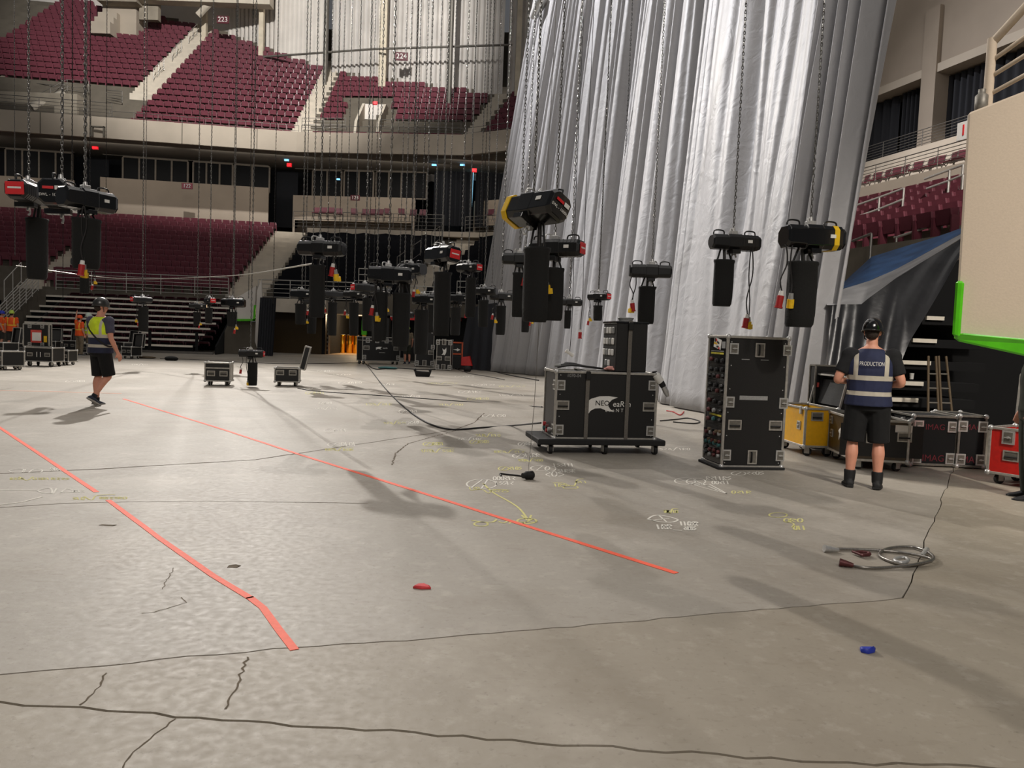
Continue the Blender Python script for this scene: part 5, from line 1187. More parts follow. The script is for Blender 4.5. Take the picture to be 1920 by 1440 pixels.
def bag(L, r):
    b = MB(); n = 14; prof = [(r*.86, -L), (r*.96, -L+.03), (r, -L*.8), (r*1.02, -L*.45), (r*1.0, -.05), (r*1.08, -.02), (r*1.06, 0), (r*.9, -.01), (r*.85, -.06)]
    rs_ = []
    for i, (q, z) in enumerate(prof): rs_.append([(q*(1+.05*math.sin(3*a+i*.7)+.02*math.sin(7*a-i))*math.cos(a), .82*q*(1+.05*math.cos(2*a+i*.5))*math.sin(a), z) for a in [2*math.pi*j/n for j in range(n)]])
    return b.rings(rs_).mesh('chain_bag', 'black_cloth')
BAGS = {}
def get_bag(L, r):
    k = (round(L, 2), round(r, 3))
    if k not in BAGS: BAGS[k] = bag(*k)
    return BAGS[k]
PLUGR = MB(); PLUGR.cyl((0, 0, 0), (0, 0, -.05), .022, .028, 10, 1); PLUGR.cyl((0, 0, -.05), (0, 0, -.16), .036, .034, 10, 0); PLUGR.cyl((0, 0, -.16), (0, 0, -.175), .042, None, 10, 0); PLUGR = PLUGR.mesh('plug', ['plug_red', 'paper'])
PLUGY = MB(); PLUGY.cyl((0, 0, 0), (0, 0, -.06), .022, .027, 10, 1); PLUGY.cyl((0, 0, -.06), (0, 0, -.15), .036, .040, 10, 0); PLUGY.box((.03, 0, -.13), (.05, .05, .06), 0); PLUGY = PLUGY.mesh('plug', ['plug_yellow', 'plug_grey'])
def chain_mesh(ztop, pitch, wire, nseg, m):
    b = MB(); z = .05; i = 0
    while z < ztop:
        P = []
        for q in range(nseg):
            t = 2*math.pi*q/nseg; u = wire*1.9*math.cos(t); v = (pitch*.5+wire*.9)*math.sin(t)
            P.append((u, 0, z+v) if i % 2 == 0 else (0, u, z+v))
        b.tube(P, wire, 3, 0, True); z += pitch; i += 1
    b.open = True; return b.mesh('chain', m)
CH_NEAR = chain_mesh(22, .042, .0062, 8, 'chain_steel'); CH_FAR = chain_mesh(24, .075, .009, 6, 'chain_steel'); CH_DARK = chain_mesh(24, .075, .009, 6, 'dark_chain')
CABLES = {}
def cord(k, L):
    key = (k, round(L, 1))
    if key not in CABLES:
        x = .0; CABLES[key] = MB().tube(smooth_path([(0, 0, 0), (.02*(-1)**k, -.01, -.06*L), (.03*(-1)**k+.01, .0, -.4*L), (-.015*(-1)**k, .01, -.75*L), (.01*k, 0, -L)], 4), .008, 5).mesh('power_cord', 'cable_black')
    return CABLES[key]
def hoist(label, px, py, Y, yaw, s=1.0, big=False, red=False, band=False, bags=((0, .72, .14),), plugs=None, tilt=0.0, chain='near', text=False, bandx=0, drop=.13, ps=1.0):
    P = ay(px, py, Y); o = thing('chain_hoist', label, 'hoist', P, math.radians(yaw), 'chain hoists hanging over the arena floor'); o.scale = (s, s, s)
    R = Matrix.Rotation(tilt, 3, 'X'); rot = R.to_euler()
    def sub(n, me, loc=(0, 0, 0), r=None, par=None): return obj(n, me, par or o, loc if par else R @ Vector(loc), r if r is not None else rot)
    h = sub('housing', HOUS[big]); hh = HH*(1.25 if big else 1)
    sub('end_plate', ENDB[int(big)])
    if red: e = sub('end_label', ENDR); obj('label_print', LBAR, e)
    if band: sub('yellow_band', BAND, (bandx, 0, 0))
    if text:
        e = sub('load_rating', TXT1, (.345, 0, -.035), (R @ Matrix.Rotation(math.pi/2, 3, 'Z')).to_euler()); sub('red_tag', REDT, (.345, -.03, .03), (R @ Matrix.Rotation(math.pi/2, 3, 'Z')).to_euler()); sub('red_tag', PLT, (.345, .055, .03), (R @ Matrix.Rotation(math.pi/2, 3, 'Z')).to_euler())
    sub('rating_plate', PLT, (.18, -HW*(.6 if big else .52), .01))
    sub('carry_handle', CARRY, (.22, 0, hh*.48)); sub('carry_handle', CARRY, (-.19, 0, hh*.46))
    sub('carry_handle', CARRYZ, (-.05, -.05, hh*.5), (R @ Matrix.Rotation(.9, 3, 'Z')).to_euler())
    sub('chain_guide', GUIDE, (0, 0, hh*.5)); sub('hook', HOOK, (.02, 0, -hh*.5-.04))
    c = obj('chain', {'near': CH_NEAR, 'far': CH_FAR, 'dark': CH_DARK}[chain], o, (0, 0, hh*.5)); c['kind'] = 'stuff'; c.scale = (1/s, 1/s, 1/s)
    for (bx, L, r) in bags:
        top = (bx, -.02, -hh*.5-drop); b = obj('chain_bag', get_bag(L, r), o, top)
        for sx in (-1, 1):
            obj('bag_strap', MB().tube([(bx+sx*.05, -.01, -hh*.48), (bx+sx*r*.75, -.02, -hh*.5-drop-.01)], .012, 4).mesh('bag_strap', 'strap_black'), o)
        obj('slack_chain', MB().tube([(bx, 0, -hh*.5), (bx+.01, -.01, -hh*.5-drop-.05)], .02, 5).mesh('slack_chain', 'dark_chain'), o)
    if plugs:
        for k, (x, y, L) in enumerate(plugs):
            q = obj('power_cord', cord(k, L), o, (x, y, -hh*.4)); p = obj('plug', PLUGR if k % 2 == 0 else PLUGY, q, (.01*k, 0, -L), (.1*k, .15*(-1)**k, .5*k)); p.scale = (ps if chain == 'near' else .85,)*3
    return o
STDP = ((-.20, -.08, .55), (-.16, -.10, .62))
# right-hand row in front of the drape
hoist('big hoist with a broad yellow band, rightmost in front of the drape', 1518, 446, 8.7, 10, 1.10, True, False, True, ((-.07, .66, .15),), ((-.30, -.05, .46), (-.22, -.08, .48)), 0, 'near')
hoist('slim black hoist second from the right, its plugs dangling low over the tall rack', 1374, 455, 9.8, 8, 1.0, False, False, False, ((-.11, .58, .125),), ((.22, -.06, .82), (.24, -.04, .85)), 0, 'near')
hoist('slim black hoist right above the black distribution box', 1222, 509, 11.6, 176, 1.0, False, False, False, ((.05, .56, .125),), ((.28, .06, .36), (.25, .03, .40)), 0, 'near')
hoist('small red-ended hoist just left of the distribution box', 1122, 556, 16.5, -45, .85, False, True, False, ((.02, .38, .12),), ((-.24, -.05, .5), (-.2, -.08, .42)), 0, 'far')
# centre pair
hoist('big tilted hoist with a yellow band and white load lettering, highest in the middle', 1000, 393, 7.6, -48, 1.12, True, False, True, ((.09, .64, .125),), None, -.45, 'near', True, -.46, .22)
hoist('red-ended hoist with twin fat bags right below the tilted one', 1040, 466, 8.9, -24, 1.0, False, True, False, ((.0, .60, .13),), ((-.04, -.22, .10), (.0, -.24, .30)), 0, 'near')
hoist('hoist half hidden left of the twin fat bags', 974, 486, 11.0, 0, .85, False, False, False, ((.0, .74, .10),), ((.10, -.12, .20), (.12, -.14, .5)), 0, 'near')
hoist('little grey-bodied hoist low at the right of the twin fat bags', 1068, 567, 16, 0, .75, False, False, False, ((-.04, .5, .09),), None, 0, 'far')
# left cluster
hoist('red-ended hoist farthest left under the suite wall', 54, 363, 9.2, 281, 1.12, False, True, False, ((-.26, .66, .122),), None, .04, 'near')
hoist('black hoist with white load lettering in the left cluster', 116, 369, 8.3, 287, 1.12, True, False, False, (), None, .04, 'near', True)
hoist('rightmost hoist of the left cluster, its fat bag near the middle', 160, 375, 7.7, 62, .85, True, False, False, ((.0, .58, .155),), ((-.12, -.14, .62), (-.1, -.12, .66)), 0, 'near', drop=.10)
hoist('grey bag hoist hanging right behind the left cluster', 158, 492, 15.5, 40, .8, False, False, False, ((0, .55, .11),), ((.18, -.05, .45), (.22, -.05, .32)), 0, 'far')
# middle cluster
hoist('wide black hoist seen side-on left of the far cluster', 600, 466, 10.6, -8, 1.02, False, False, False, ((-.02, .70, .105),), ((.2, -.02, .12), (.22, -.02, .2)), 0, 'near')
hoist('red-ended grey hoist in the upper right of the far cluster', 828, 479, 12.4, -50, 1.1, True, True, False, ((.08, .92, .14),), None, -.12, 'near')
hoist('smaller red-ended hoist right of the upper red one', 878, 502, 14.0, -40, .82, False, True, False, ((.12, .86, .13),), None, 0, 'near')
MIDS = [
 ('black hoist with two bags carrying silver fittings in the heart of the far cluster', 728, 516, 14.0, 5, 1.25, True, False, ((-.10, .70, .10), (.2, .78, .125))),
 ('tilted black hoist with pale lettering above the twin bags of the far cluster', 770, 506, 14.6, -35, .95, True, False, ((-.12, .80, .12),)),
 ('red-ended hoist left of the heart of the far cluster', 684, 540, 17.5, 225, .95, False, True, ((-.1, .80, .12),)),
 ('black hoist at the left end of the far cluster', 566, 552, 19.5, 0, .95, True, False, ((-.02, .55, .14),)),
 ('black hoist just behind the leftmost of the far cluster', 585, 565, 21.5, 20, .95, False, False, ((0, .72, .13),)),
 ('red-spotted hoist above the tunnel mouth', 625, 552, 22.0, 225, 1.0, False, True, ((.0, .95, .13),)),
 ('hoist right of the red-spotted one above the tunnel mouth', 664, 552, 21.0, -15, 1.0, False, False, ((.02, .9, .13),)),
 ('long-bagged hoist in the middle of the far cluster', 706, 548, 18.5, 12, 1.0, False, False, ((.04, .95, .13),)),
 ('white-plated low hoist between the two long bags', 795, 562, 20.0, 6, 1.05, True, False, ((-.05, 1.1, .17),)),
 ('grey hoist low behind the right long bag', 812, 556, 24.0, -10, 1.0, False, False, ((.0, .9, .14),)),
 ('hoist low between the right long bag and the red-ended pair', 862, 560, 22.0, 0, 1.0, True, False, ((-.1, .8, .14),)),
 ('small hoist right of the smaller red-ended one', 908, 546, 18.5, -20, .95, False, False, ((.0, .68, .13),)),
 ('silver-topped hoist left of the twin fat bags', 940, 556, 19.0, 6, 1.0, False, False, ((.0, .72, .12),)),
 ('dark hoist low behind the twin fat bags', 982, 578, 21.0, 10, .9, False, False, ((.06, .5, .12),)),
 ('hoist lowest among the middle of the far cluster', 756, 590, 24.0, 0, 1.0, False, False, ((.0, .9, .15),)),
]
PX = {0: ((-.2, -.1, .35), (-.15, -.12, .45)), 1: ((.2, -.1, .3), (.24, -.08, .25)), 2: None}
for i, (lab, px, py, Y, yw_, s, big, red, bg) in enumerate(MIDS):
    hoist(lab, px, py, Y, yw_, s, big, red, False, bg, PX[i % 3 if i not in (3, 4, 5, 12) else i % 2], 0, 'far')
# far left row over the bleacher
FARL = [('red-ended hoist over the middle of the pulled-out bleacher', 267, 562, 24, 235, 1.0, False, True, ((-.05, .75, .15),)),
        ('hoist with a slim bag at the right part of the bleacher', 370, 574, 24.5, 10, .85, False, False, ((0, .52, .13),)),
        ('red-spotted hoist at the right part of the bleacher', 393, 564, 24, -50, .95, False, True, ((.0, .52, .14),)),
        ('wide hoist over the right end of the bleacher', 436, 568, 24.5, 4, 1.15, True, False, ((0, .4, .13),))]
for i, (lab, px, py, Y, yw_, s, big, red, bg) in enumerate(FARL):
    hoist(lab, px, py, Y, yw_, s, big, red, False, bg, ((.1, -.08, .6), (.12, -.1, .5)) if i != 2 else None, 0, 'far')
hoist('lowest hoist, hanging just above the floor between the two small silver-edged cases', 470, 663, 18.9, 4, .95, False, True, False, ((.06, .60, .12),), ((-.22, -.05, .30), (-.06, -.08, .62)), 0, 'far')
# ---- bare chains whose hoists hang behind others
mids = [(438, 580, 30), (466, 560, 31), (512, 570, 32), (572, 545, 28), (612, 560, 30), (634, 560, 33), (648, 545, 30), (690, 560, 30), (700, 540, 32), (748, 555, 30), (776, 470, 26), (790, 475, 28), (838, 560, 30), (895, 560, 30), (902, 540, 34), (922, 545, 30), (135, 480, 20), (168, 470, 26), (28, 480, 30), (118, 560, 32), (198, 560, 34), (272, 555, 34), (1160, 560, 24)]
for i, (px, py, Y) in enumerate(mids):
    p = ay(px, py, Y); o = thing('hoist_chain', 'thin bare hanging chain, %s from the left of its kind' % ORD[sorted(m_[0] for m_ in mids).index(px)], 'chain', p, 0, 'bare chains among the hoists', CH_DARK if i % 3 else CH_FAR)
# ================= PEOPLE ============================================================
def oval(c, rx, ry, n=14, tx=0.0):
    return [(c[0]+rx*math.cos(a), c[1]+ry*math.sin(a), c[2]+tx*math.cos(a)) for a in [2*math.pi*j/n for j in range(n)]]
def limb(mb, pts, rad, n=10):
    """tapered limb with rounded joints"""
    P = smooth_path(pts, 5); m = len(pts)-1; R_ = []
    for i in range(len(P)):
        x = i/5; k = min(int(x), m-1); R_.append(rad[k]+(rad[k+1]-rad[k])*(x-k))
    mb.tube(P, R_, n); mb.ell(P[0], (R_[0],)*3); mb.ell(P[-1], (R_[-1],)*3)
def hand(mb, w, d, pn, s=1.0):
    """palm and five bent fingers; d = direction of the hand, pn = palm normal"""
    w = Vector(w); d = Vector(d).normalized(); pn = Vector(pn); pn = (pn-d*pn.dot(d)).normalized(); sd = d.cross(pn)
    c = w+d*.045*s
    mb.rings([[w+d*t*s+sd*(a*.5*s)+pn*(b*.5*s) for a, b in ((-ww, -.028), (ww, -.028), (ww, .028), (-ww, .028))] for t, ww in ((-.01, .05), (.03, .078), (.085, .084))], 0, True, True)
    for i, L in enumerate((.066, .078, .073, .056)):
        b = w+d*.08*s+sd*((-.031+.021*i)*s); k = b+d*(L*.5*s)+pn*(.006*s); e = k+(d*.75+pn*.6).normalized()*(L*.5*s)
        mb.tube([b-d*.02*s, b, k, e], [.010*s, .010*s, .0092*s, .0078*s], 7); mb.ell(e, (.0078*s,)*3, 0, 7, 5)
    b = w+d*.028*s-sd*.035*s; k = b+(d*.6-sd*.8).normalized()*(.035*s)+pn*.008*s; e = k+(d*.9-sd*.2+pn*.4).normalized()*(.032*s)
    mb.tube([b, k, e], [.0125*s, .011*s, .009*s], 7); mb.ell(e, (.009*s,)*3, 0, 7, 5)
def person(label, loc, yaw, H=1.76, legs=None, arms=None, head=(0, 0, 0), lean=(0, 0), vest=None, tee='tee_black', bottoms='shorts_black', shorts=True, shoes='shoe_navy', boots=False, helmet='helmet_black', text=None, strap=False, wide=1.0, hi=True, beard=False):
    k = H/1.76; o = thing('person', label, 'person', loc, yaw, 'crew on the arena floor'); o.scale = (k, k, k)
    legs = legs or [[(-.095, 0, .92), (-.105, .02, .50), (-.11, -.01, .08)], [(.095, 0, .92), (.105, .02, .50), (.11, -.01, .08)]]
    arms = arms or [[(-.19, -.01, 1.42), (-.24, -.03, 1.14), (-.25, .06, .90)], [(.19, -.01, 1.42), (.24, -.03, 1.14), (.25, .06, .90)]]
    lx, ly = lean; wd = wide
    def T(z): return (lx*(z-.9)/.6, ly*(z-.9)/.6, z)
    TOR = [(.84, .150, .105), (.93, .168, .118), (1.02, .158, .112), (1.12, .162, .112), (1.24, .180, .118), (1.34, .188, .112), (1.42, .172, .090), (1.465, .115, .070), (1.50, .062, .060)]
    b = MB()
    b.rings([oval(T(z), rx*wd, ry*wd) for z, rx, ry in TOR])
    hc = Vector(T(1.645))+Vector((0, .015+head[1]*.06, 0)); nk = Vector(T(1.46))
    b.tube([nk, nk.lerp(hc, .6)], [.062, .056], 12)
    Rh = (Matrix.Rotation(head[0], 3, 'Z') @ Matrix.Rotation(head[1], 3, 'X') @ Matrix.Rotation(head[2], 3, 'Y'))
    def hp(x, y, z): return hc+Rh @ Vector((x, y, z))
    hb = MB(); hb.ell((0, -.005, .025), (.075, .096, .095)); hb.ell((0, .028, -.045), (.058, .066, .066)); hb.ell((0, .098, -.018), (.013, .02, .022), 0, 8, 6); hb.ell((0, .06, -.085), (.03, .03, .022), 0, 8, 6)
    for s in (-1, 1): hb.ell((s*.077, -.005, -.005), (.012, .022, .033), 0, 8, 6)
    b.add([hp(*q) for q in hb.v], hb.f, 0, True)
    for L in legs:
        a, kn, an = [Vector(q) for q in L]; limb(b, [a, a.lerp(kn, .5)+Vector((0, .01, 0)), kn, kn.lerp(an, .32)+Vector((0, -.022, 0)), an], [.092*wd, .080*wd, .054, .058*wd, .034])
        up_ = (kn-an).normalized(); fw_ = Vector((.15*(1 if a.x > 0 else -1), 1, 0)).normalized(); fw_ = (fw_-up_*fw_.dot(up_)*.9).normalized(); limb(b, [an-up_*.03, an+fw_*.05-up_*.045, an+fw_*.10-up_*.05], [.026, .022, .016])
    for A_ in arms:
        s, e, w = [Vector(q) for q in A_[:3]]; limb(b, [s, s.lerp(e, .5), e, e.lerp(w, .35), w], [.058*wd, .050*wd, .040, .041, .027])
        pn = A_[3] if len(A_) > 3 else (-1 if s.x > 0 else 1, .2, 0); hand(b, w, w-e, pn)
    obj('body', finish(b, 'body', 'skin', .011 if hi else .016, 3), o)
    # face
    for s in (-1, 1):
        e = obj('eye', MB().ell((0, 0, 0), (.012, .009, .008), 0, 8, 6).mesh('eye', 'eye_white'), o, hp(s*.031, .078, .008)); obj('pupil', MB().ell((0, .007, 0), (.005, .003, .005), 0, 6, 5).mesh('pupil', 'hair_dark'), e)
        obj('eyebrow', MB().ell((0, 0, 0), (.018, .006, .004), 0, 8, 5).mesh('eyebrow', 'hair_dark'), o, hp(s*.031, .084, .028))
    obj('mouth', MB().ell((0, 0, 0), (.022, .006, .006), 0, 8, 5).mesh('mouth', 'lip'), o, hp(0, .086, -.058))
    hr = MB(); hr.ell((0, -.012, .03), (.080, .098, .095)); hr.v = [hp(*((x, y, z) if z > -.03 or y < 0 else (x*.8, y*.6, z))) for x, y, z in hr.v]; hr2 = MB(); hr2.ell((0, -.045, -.02), (.070, .060, .065)); hr.add([hp(*q) for q in hr2.v], hr2.f, 0, True)
    obj('hair', hr.mesh('hair', 'hair_dark'), o)
    if helmet:
        h = MB(); n = 18; rs_ = []
        for z, r, f in ((-.012, 1.0, 1.0), (.0, 1.04, 1.04), (.03, 1.03, 1.03), (.07, .93, .94), (.105, .72, .74), (.128, .42, .44), (.136, .08, .08)): rs_.append([hp(.098*r*math.cos(a), -.005+.124*f*math.sin(a), z+.02) for a in [2*math.pi*j/n for j in range(n)]])
        h.rings(rs_); m = obj('helmet', h.mesh('helmet', helmet), o)
        br = MB(); br.rings([[hp(.102*r*math.cos(a), -.005+.13*r*math.sin(a)+(.03*max(0, math.sin(a))*(r > 1)), z+.012) for a in [2*math.pi*j/n for j in range(n)]] for r, z in ((1.0, 0), (1.10, -.004), (1.10, -.010), (1.0, -.010))], 0, False); obj('brim', br.mesh('brim', helmet), m)
        st_ = MB()
        for s in (-1, 1): st_.tube([hp(s*.088, .0, .02), hp(s*.078, .03, -.06), hp(0, .05, -.112)], .006, 5)
        obj('chin_strap', st_.mesh('chin_strap', 'strap_black'), m)
        kb = MB()
        for x in (-.05, 0, .05): kb.tube([hp(x, .07, .11), hp(x, 0, .152-abs(x)*.3), hp(x, -.08, .105)], .007, 5)
        obj('ridge', kb.mesh('ridge', helmet), m)
    # clothes
    c = MB(); c.rings([oval(T(z), rx*wd*1.09+.004, ry*wd*1.12+.006) for z, rx, ry in [(.90, .172, .118)]+TOR[2:7]+[(1.462, .10, .075), (1.478, .075, .068)]])
    for A_ in arms:
        s, e = Vector(A_[0]), Vector(A_[1]); m = s.lerp(e, .72); c.tube([s.lerp(Vector(T(1.36)), .4), s, s.lerp(e, .4), m], [.075, .078*wd, .068*wd, .064*wd], 12); c.ell(s, (.078*wd,)*3)
    obj('shirt', finish(c, 'shirt', tee, .013, 3), o)
    c = MB(); c.rings([oval(T(z), rx*wd, ry*wd) for z, rx, ry in ((.82, .165, .125), (.92, .182, .134), (1.0, .174, .128), (1.02, .17, .125))])
    for L in legs:
        a, kn, an = [Vector(q) for q in L]
        if shorts: c.tube([a+Vector((0, 0, .02)), a.lerp(kn, .4), a.lerp(kn, .85), kn+(kn-a).normalized()*.01], [.108*wd, .104*wd, .098*wd, .098*wd], 12)
        else: c.tube([a, a.lerp(kn, .5), kn, kn.lerp(an, .4), an+Vector((0, 0, -.02))], [.106*wd, .096*wd, .078, .078, .062], 12)
    obj('shorts' if shorts else 'trousers', finish(c, 'bottoms', bottoms, .012, 3), o)
    if vest:
        c = MB(); c.rings([oval(T(z), rx*wd*1.13+.012, ry*wd*1.2+.016) for z, rx, ry in [(.875, .178, .124), (.93, .172, .12), (1.02, .160, .114), (1.12, .164, .113), (1.24, .178, .118), (1.33, .180, .112), (1.40, .158, .094), (1.455, .100, .074), (1.475, .078, .07)]])
        obj('vest', finish(c, 'vest', vest, .011, 3), o)
        if text:
            # lettering on the back: bend the glyphs onto the vest
            me = text_mesh(text, .042, 'white_print', .0008, sx=.60)
            for v in me.vertices:
                x = v.co.x; v.co.y = -((.118*wd*1.2+.016)*math.sqrt(max(.05, 1-(x/(.178*wd*1.13+.012))**2))+.022)+v.co.y*.2+T(1.3)[1]; v.co.z += 1.318
            obj('lettering', me, o)
    if strap:
        P = []
        for i in range(25):
            a = -.5+math.pi*2*i/24; z = 1.22+.20*math.sin(a+.9)*-1; P.append((.222*math.cos(a), .165*math.sin(a), 1.2-.21*math.cos(a)))
        obj('sling_strap', MB().tube(P, .014, 5, 0, True).mesh('sling_strap', 'strap_black'), o)
    for L in legs:
        a, kn, an = [Vector(q) for q in L]; s = 1 if a.x > 0 else -1
        up = (kn-an).normalized(); fw = Vector((.15*s, 1, 0)).normalized(); fw = (fw-up*fw.dot(up)*.9).normalized(); z = up
        base = an-up*.045
        c = MB(); Q = []
        for t, w_, hh in ((-.075, .030, .05), (-.06, .042, .075), (0, .046, .085), (.06, .048, .065), (.12, .050, .045), (.165, .042, .035), (.185, .02, .02)):
            sd = fw.cross(up); cc = base+fw*t-up*.012; Q.append([cc+sd*(w_*math.cos(q))+up*(hh*.5+(hh*.5)*math.sin(q)-.02) for q in [2*math.pi*j/12 for j in range(12)]])
        c.rings(Q)
        if boots: c.tube([an-up*.02, an+up*.05, an+up*.10], [.054, .058, .060], 12); 
        sh = obj('boot' if boots else 'shoe', finish(c, 'shoe', shoes, .008, 2), o)
        so_ = MB(); sd = fw.cross(up); so_.rings([[base+fw*t+sd*w_-up*(.034), base+fw*t-sd*w_-up*.034, base+fw*t-sd*w_-up*.012, base+fw*t+sd*w_-up*.012] for t, w_ in ((-.08, .032), (0, .045), (.1, .050), (.17, .040), (.19, .018))], 0, True, False)
        obj('sole', so_.mesh('sole', 'rubber' if boots else 'sole_pale'), sh)
        if boots or shorts:
            if not boots: obj('sock', MB().tube([an-up*.01, an+up*.045], [.043, .044], 12).mesh('sock', 'sock_dark'), o)
    return o
p = az(1617, 914); person('man seen from behind in a navy reflective vest, black shorts, black boots and black helmet', p, -.36, 1.80,
    legs=[[(-.10, 0, .92), (-.125, .0, .50), (-.135, -.02, .085)], [(.10, 0, .92), (.125, .01, .50), (.135, -.02, .085)]],
    arms=[[(-.205, -.01, 1.40), (-.315, -.05, 1.14), (-.20, .17, 1.11), (0, .2, 1)], [(.205, -.01, 1.40), (.30, -.05, 1.13), (.17, .17, 1.09), (0, .2, 1)]],
    head=(-.25, -.16, 0), vest='vest_navy', tee='tee_black', shoes='boot_black', boots=True, helmet='helmet_black', text='PRODUCTION', wide=1.13)
p = az(188, 760); person('man in a lime and navy vest walking away across the floor, head turned right', p, -.35, 1.86,
    legs=[[(-.095, .02, .92), (-.10, .05, .50), (-.09, .01, .085)], [(.095, -.02, .92), (.13, .05, .51), (.07, -.19, .16)]],
    arms=[[(-.195, -.01, 1.41), (-.24, .04, 1.14), (-.18, .22, 1.02), (.2, .2, 1)], [(.195, -.01, 1.41), (.26, -.03, 1.13), (.31, .06, .89), (-1, .1, 0)]],
    head=(-.5, -.1, 0), vest='vest_lime', tee='tee_slate', helmet='helmet_dark', strap=True, wide=1.08)
def crew(label, px, py, H, yaw, **k):
    q = az(px, py); return person(label, q, yaw, H, hi=False, **k)
crew('worker in an orange vest and lime helmet at the far left', 22, 659, 1.76, .3, vest='vest_orange', tee='vest_orange', bottoms='trouser_dark', helmet='helmet_lime')
crew('worker in an orange vest and blue helmet at the left frame edge', 3, 655, 1.74, -1.0, vest='vest_orange', tee='vest_orange', bottoms='trouser_dark', helmet='helmet_blue')
crew('worker in a yellow vest and pale helmet behind the walking man', 166, 664, 1.78, 2.2, vest='vest_yellow', tee='tee_black', bottoms='trouser_khaki', shorts=False, helmet='helmet_white', head=(.4, -.25, 0))
crew('worker in orange with one arm raised left of the walking man', 149, 667, 1.66, -.4, vest='vest_orange', tee='vest_orange', bottoms='trouser_khaki', shorts=False, helmet='helmet_orange', arms=[[(-.19, -.01, 1.42), (-.30, .06, 1.60), (-.34, .12, 1.86), (.3, 1, 0)], [(.19, -.01, 1.42), (.24, -.03, 1.14), (.25, .06, .90)]])
crew('worker in khaki shorts standing right of the wide back centre case', 763, 683, 1.74, .5, vest=None, tee='trouser_khaki', bottoms='camo', helmet='helmet_lime', arms=[[(-.19, -.01, 1.42), (-.30, .05, 1.2), (-.2, .2, 1.05)], [(.19, -.01, 1.42), (.24, -.03, 1.14), (.25, .06, .90)]])
person('person in dark camouflage clothes cut off by the right frame edge', az(1928, 936), 1.2, 1.78, vest=None, tee='camo', bottoms='camo', shorts=False, shoes='boot_black', boots=True, helmet='helmet_white', head=(-.2, 0, 0), wide=1.1)
# ================= TAPE, CHALK, CABLES, SMALL THINGS ====================================
def tape(pl, w, m, label, z=.003, sd=1, name='floor_tape', cat='tape', jit=.0015):
    P = []; q = [az(*a) for a in pl]
    for a, b in zip(q[:-1], q[1:]):
        n = max(1, int((b-a).length/.35)); P += [a+(b-a)*i/n for i in range(n)]
    P.append(q[-1]); mb = ribbon(P, w, 0, jit, sd)
    k = len(mb.v)//2; mb.add([(x, y, z) for x, y, _ in mb.v], [], 0); n2 = 2*k
    A = np.array(mb.v[:n2]); c = Vector((A[:, 0].mean(), A[:, 1].mean(), 0))
    m2 = MB(); vs = [(x-c.x, y-c.y, z) for x, y, _ in mb.v[:n2]]+[(x-c.x, y-c.y, .0008) for x, y, _ in mb.v[:n2]]
    fs = [(i, k+i, k+i+1, i+1) for i in range(k-1)]+[(i+1+n2, k+i+1+n2, k+i+n2, i+n2) for i in range(k-1)]
    for i in range(k-1): fs += [(i, i+1, i+1+n2, i+n2), (k+i+1, k+i, k+i+n2, k+i+1+n2)]
    fs += [(0, n2, n2+k, k), (k-1, 2*k-1, n2+2*k-1, n2+k-1)]
    m2.add(vs, fs); return thing(name, label, cat, c, 0, 'orange floor tape lines' if 'orange' in label else None, m2.mesh(name, m))
tape([(232, 748), (420, 806), (560, 852), (800, 927), (960, 978), (1268, 1075)], .05, 'tape_orange', 'long straight orange tape line running to the floor middle')
tape([(-14, 793), (90, 862), (181, 923)], .045, 'tape_orange', 'short orange tape piece at the left ending by the chalk marks')
tape([(203, 938), (300, 1010), (400, 1080), (470, 1122)], .042, 'tape_orange', 'orange tape piece beyond the chalk gap in the left line')
tape([(468, 1120), (493, 1140), (522, 1180), (552, 1219)], .042, 'tape_orange', 'bent end piece of the left orange tape line')
tape([(-10, 732), (80, 734), (228, 738)], .05, 'tape_pale', 'faint far orange tape line running out of frame left', sd=4)
tape([(-20, 949), (40, 942), (78, 932)], .02, 'chalk_white', 'thin white chalk line at the left edge', name='chalk_line', cat='chalk mark')
tape([(-20, 919), (30, 919), (70, 920)], .018, 'chalk_white', 'short white chalk line above the thin one at the left edge', name='chalk_line', cat='chalk mark')
def scrap(px, py, pts, m, label, h=.02, cat='tape'):
    q = az(px, py); mb = MB(); n = len(pts); r = random.Random(px)
    top = [(x*.8, y*.8, h*r.uniform(.5, 1.2)) for x, y in pts]; mb.rings([[(x, y, .001) for x, y in pts], [(x*1.02, y*1.02, h*.5) for x, y in pts], top], 0, True, True); return single('tape_scrap', mb, m, label, cat, 'scraps of tape', 0, q, 0, False)
scrap(791, 1102, [(-.05, -.02), (0, -.03), (.055, -.02), (.04, .02), (.01, .045), (-.03, .03)], 'tape_red', 'red scrap of tape on the floor in the foreground')
scrap(1627, 1222, [(-.04, -.015), (-.01, -.03), (.03, -.01), (.045, .015), (.02, .03), (-.03, .02)], 'tape_blue', 'blue crumpled scrap of tape at the lower right', .03)
scrap(438, 1062, [(-.03, -.03), (.03, -.03), (.04, .02), (0, .04), (-.035, .02)], 'crack_dark', 'small dark stain blob near the bent orange tape', .002, 'stain')
scrap(199, 985+57*0, [(-.05, -.01), (.06, -.02), (.07, .02), (-.04, .02)], 'crack_dark', 'faint dark stain left of the orange tape', .002, 'stain')
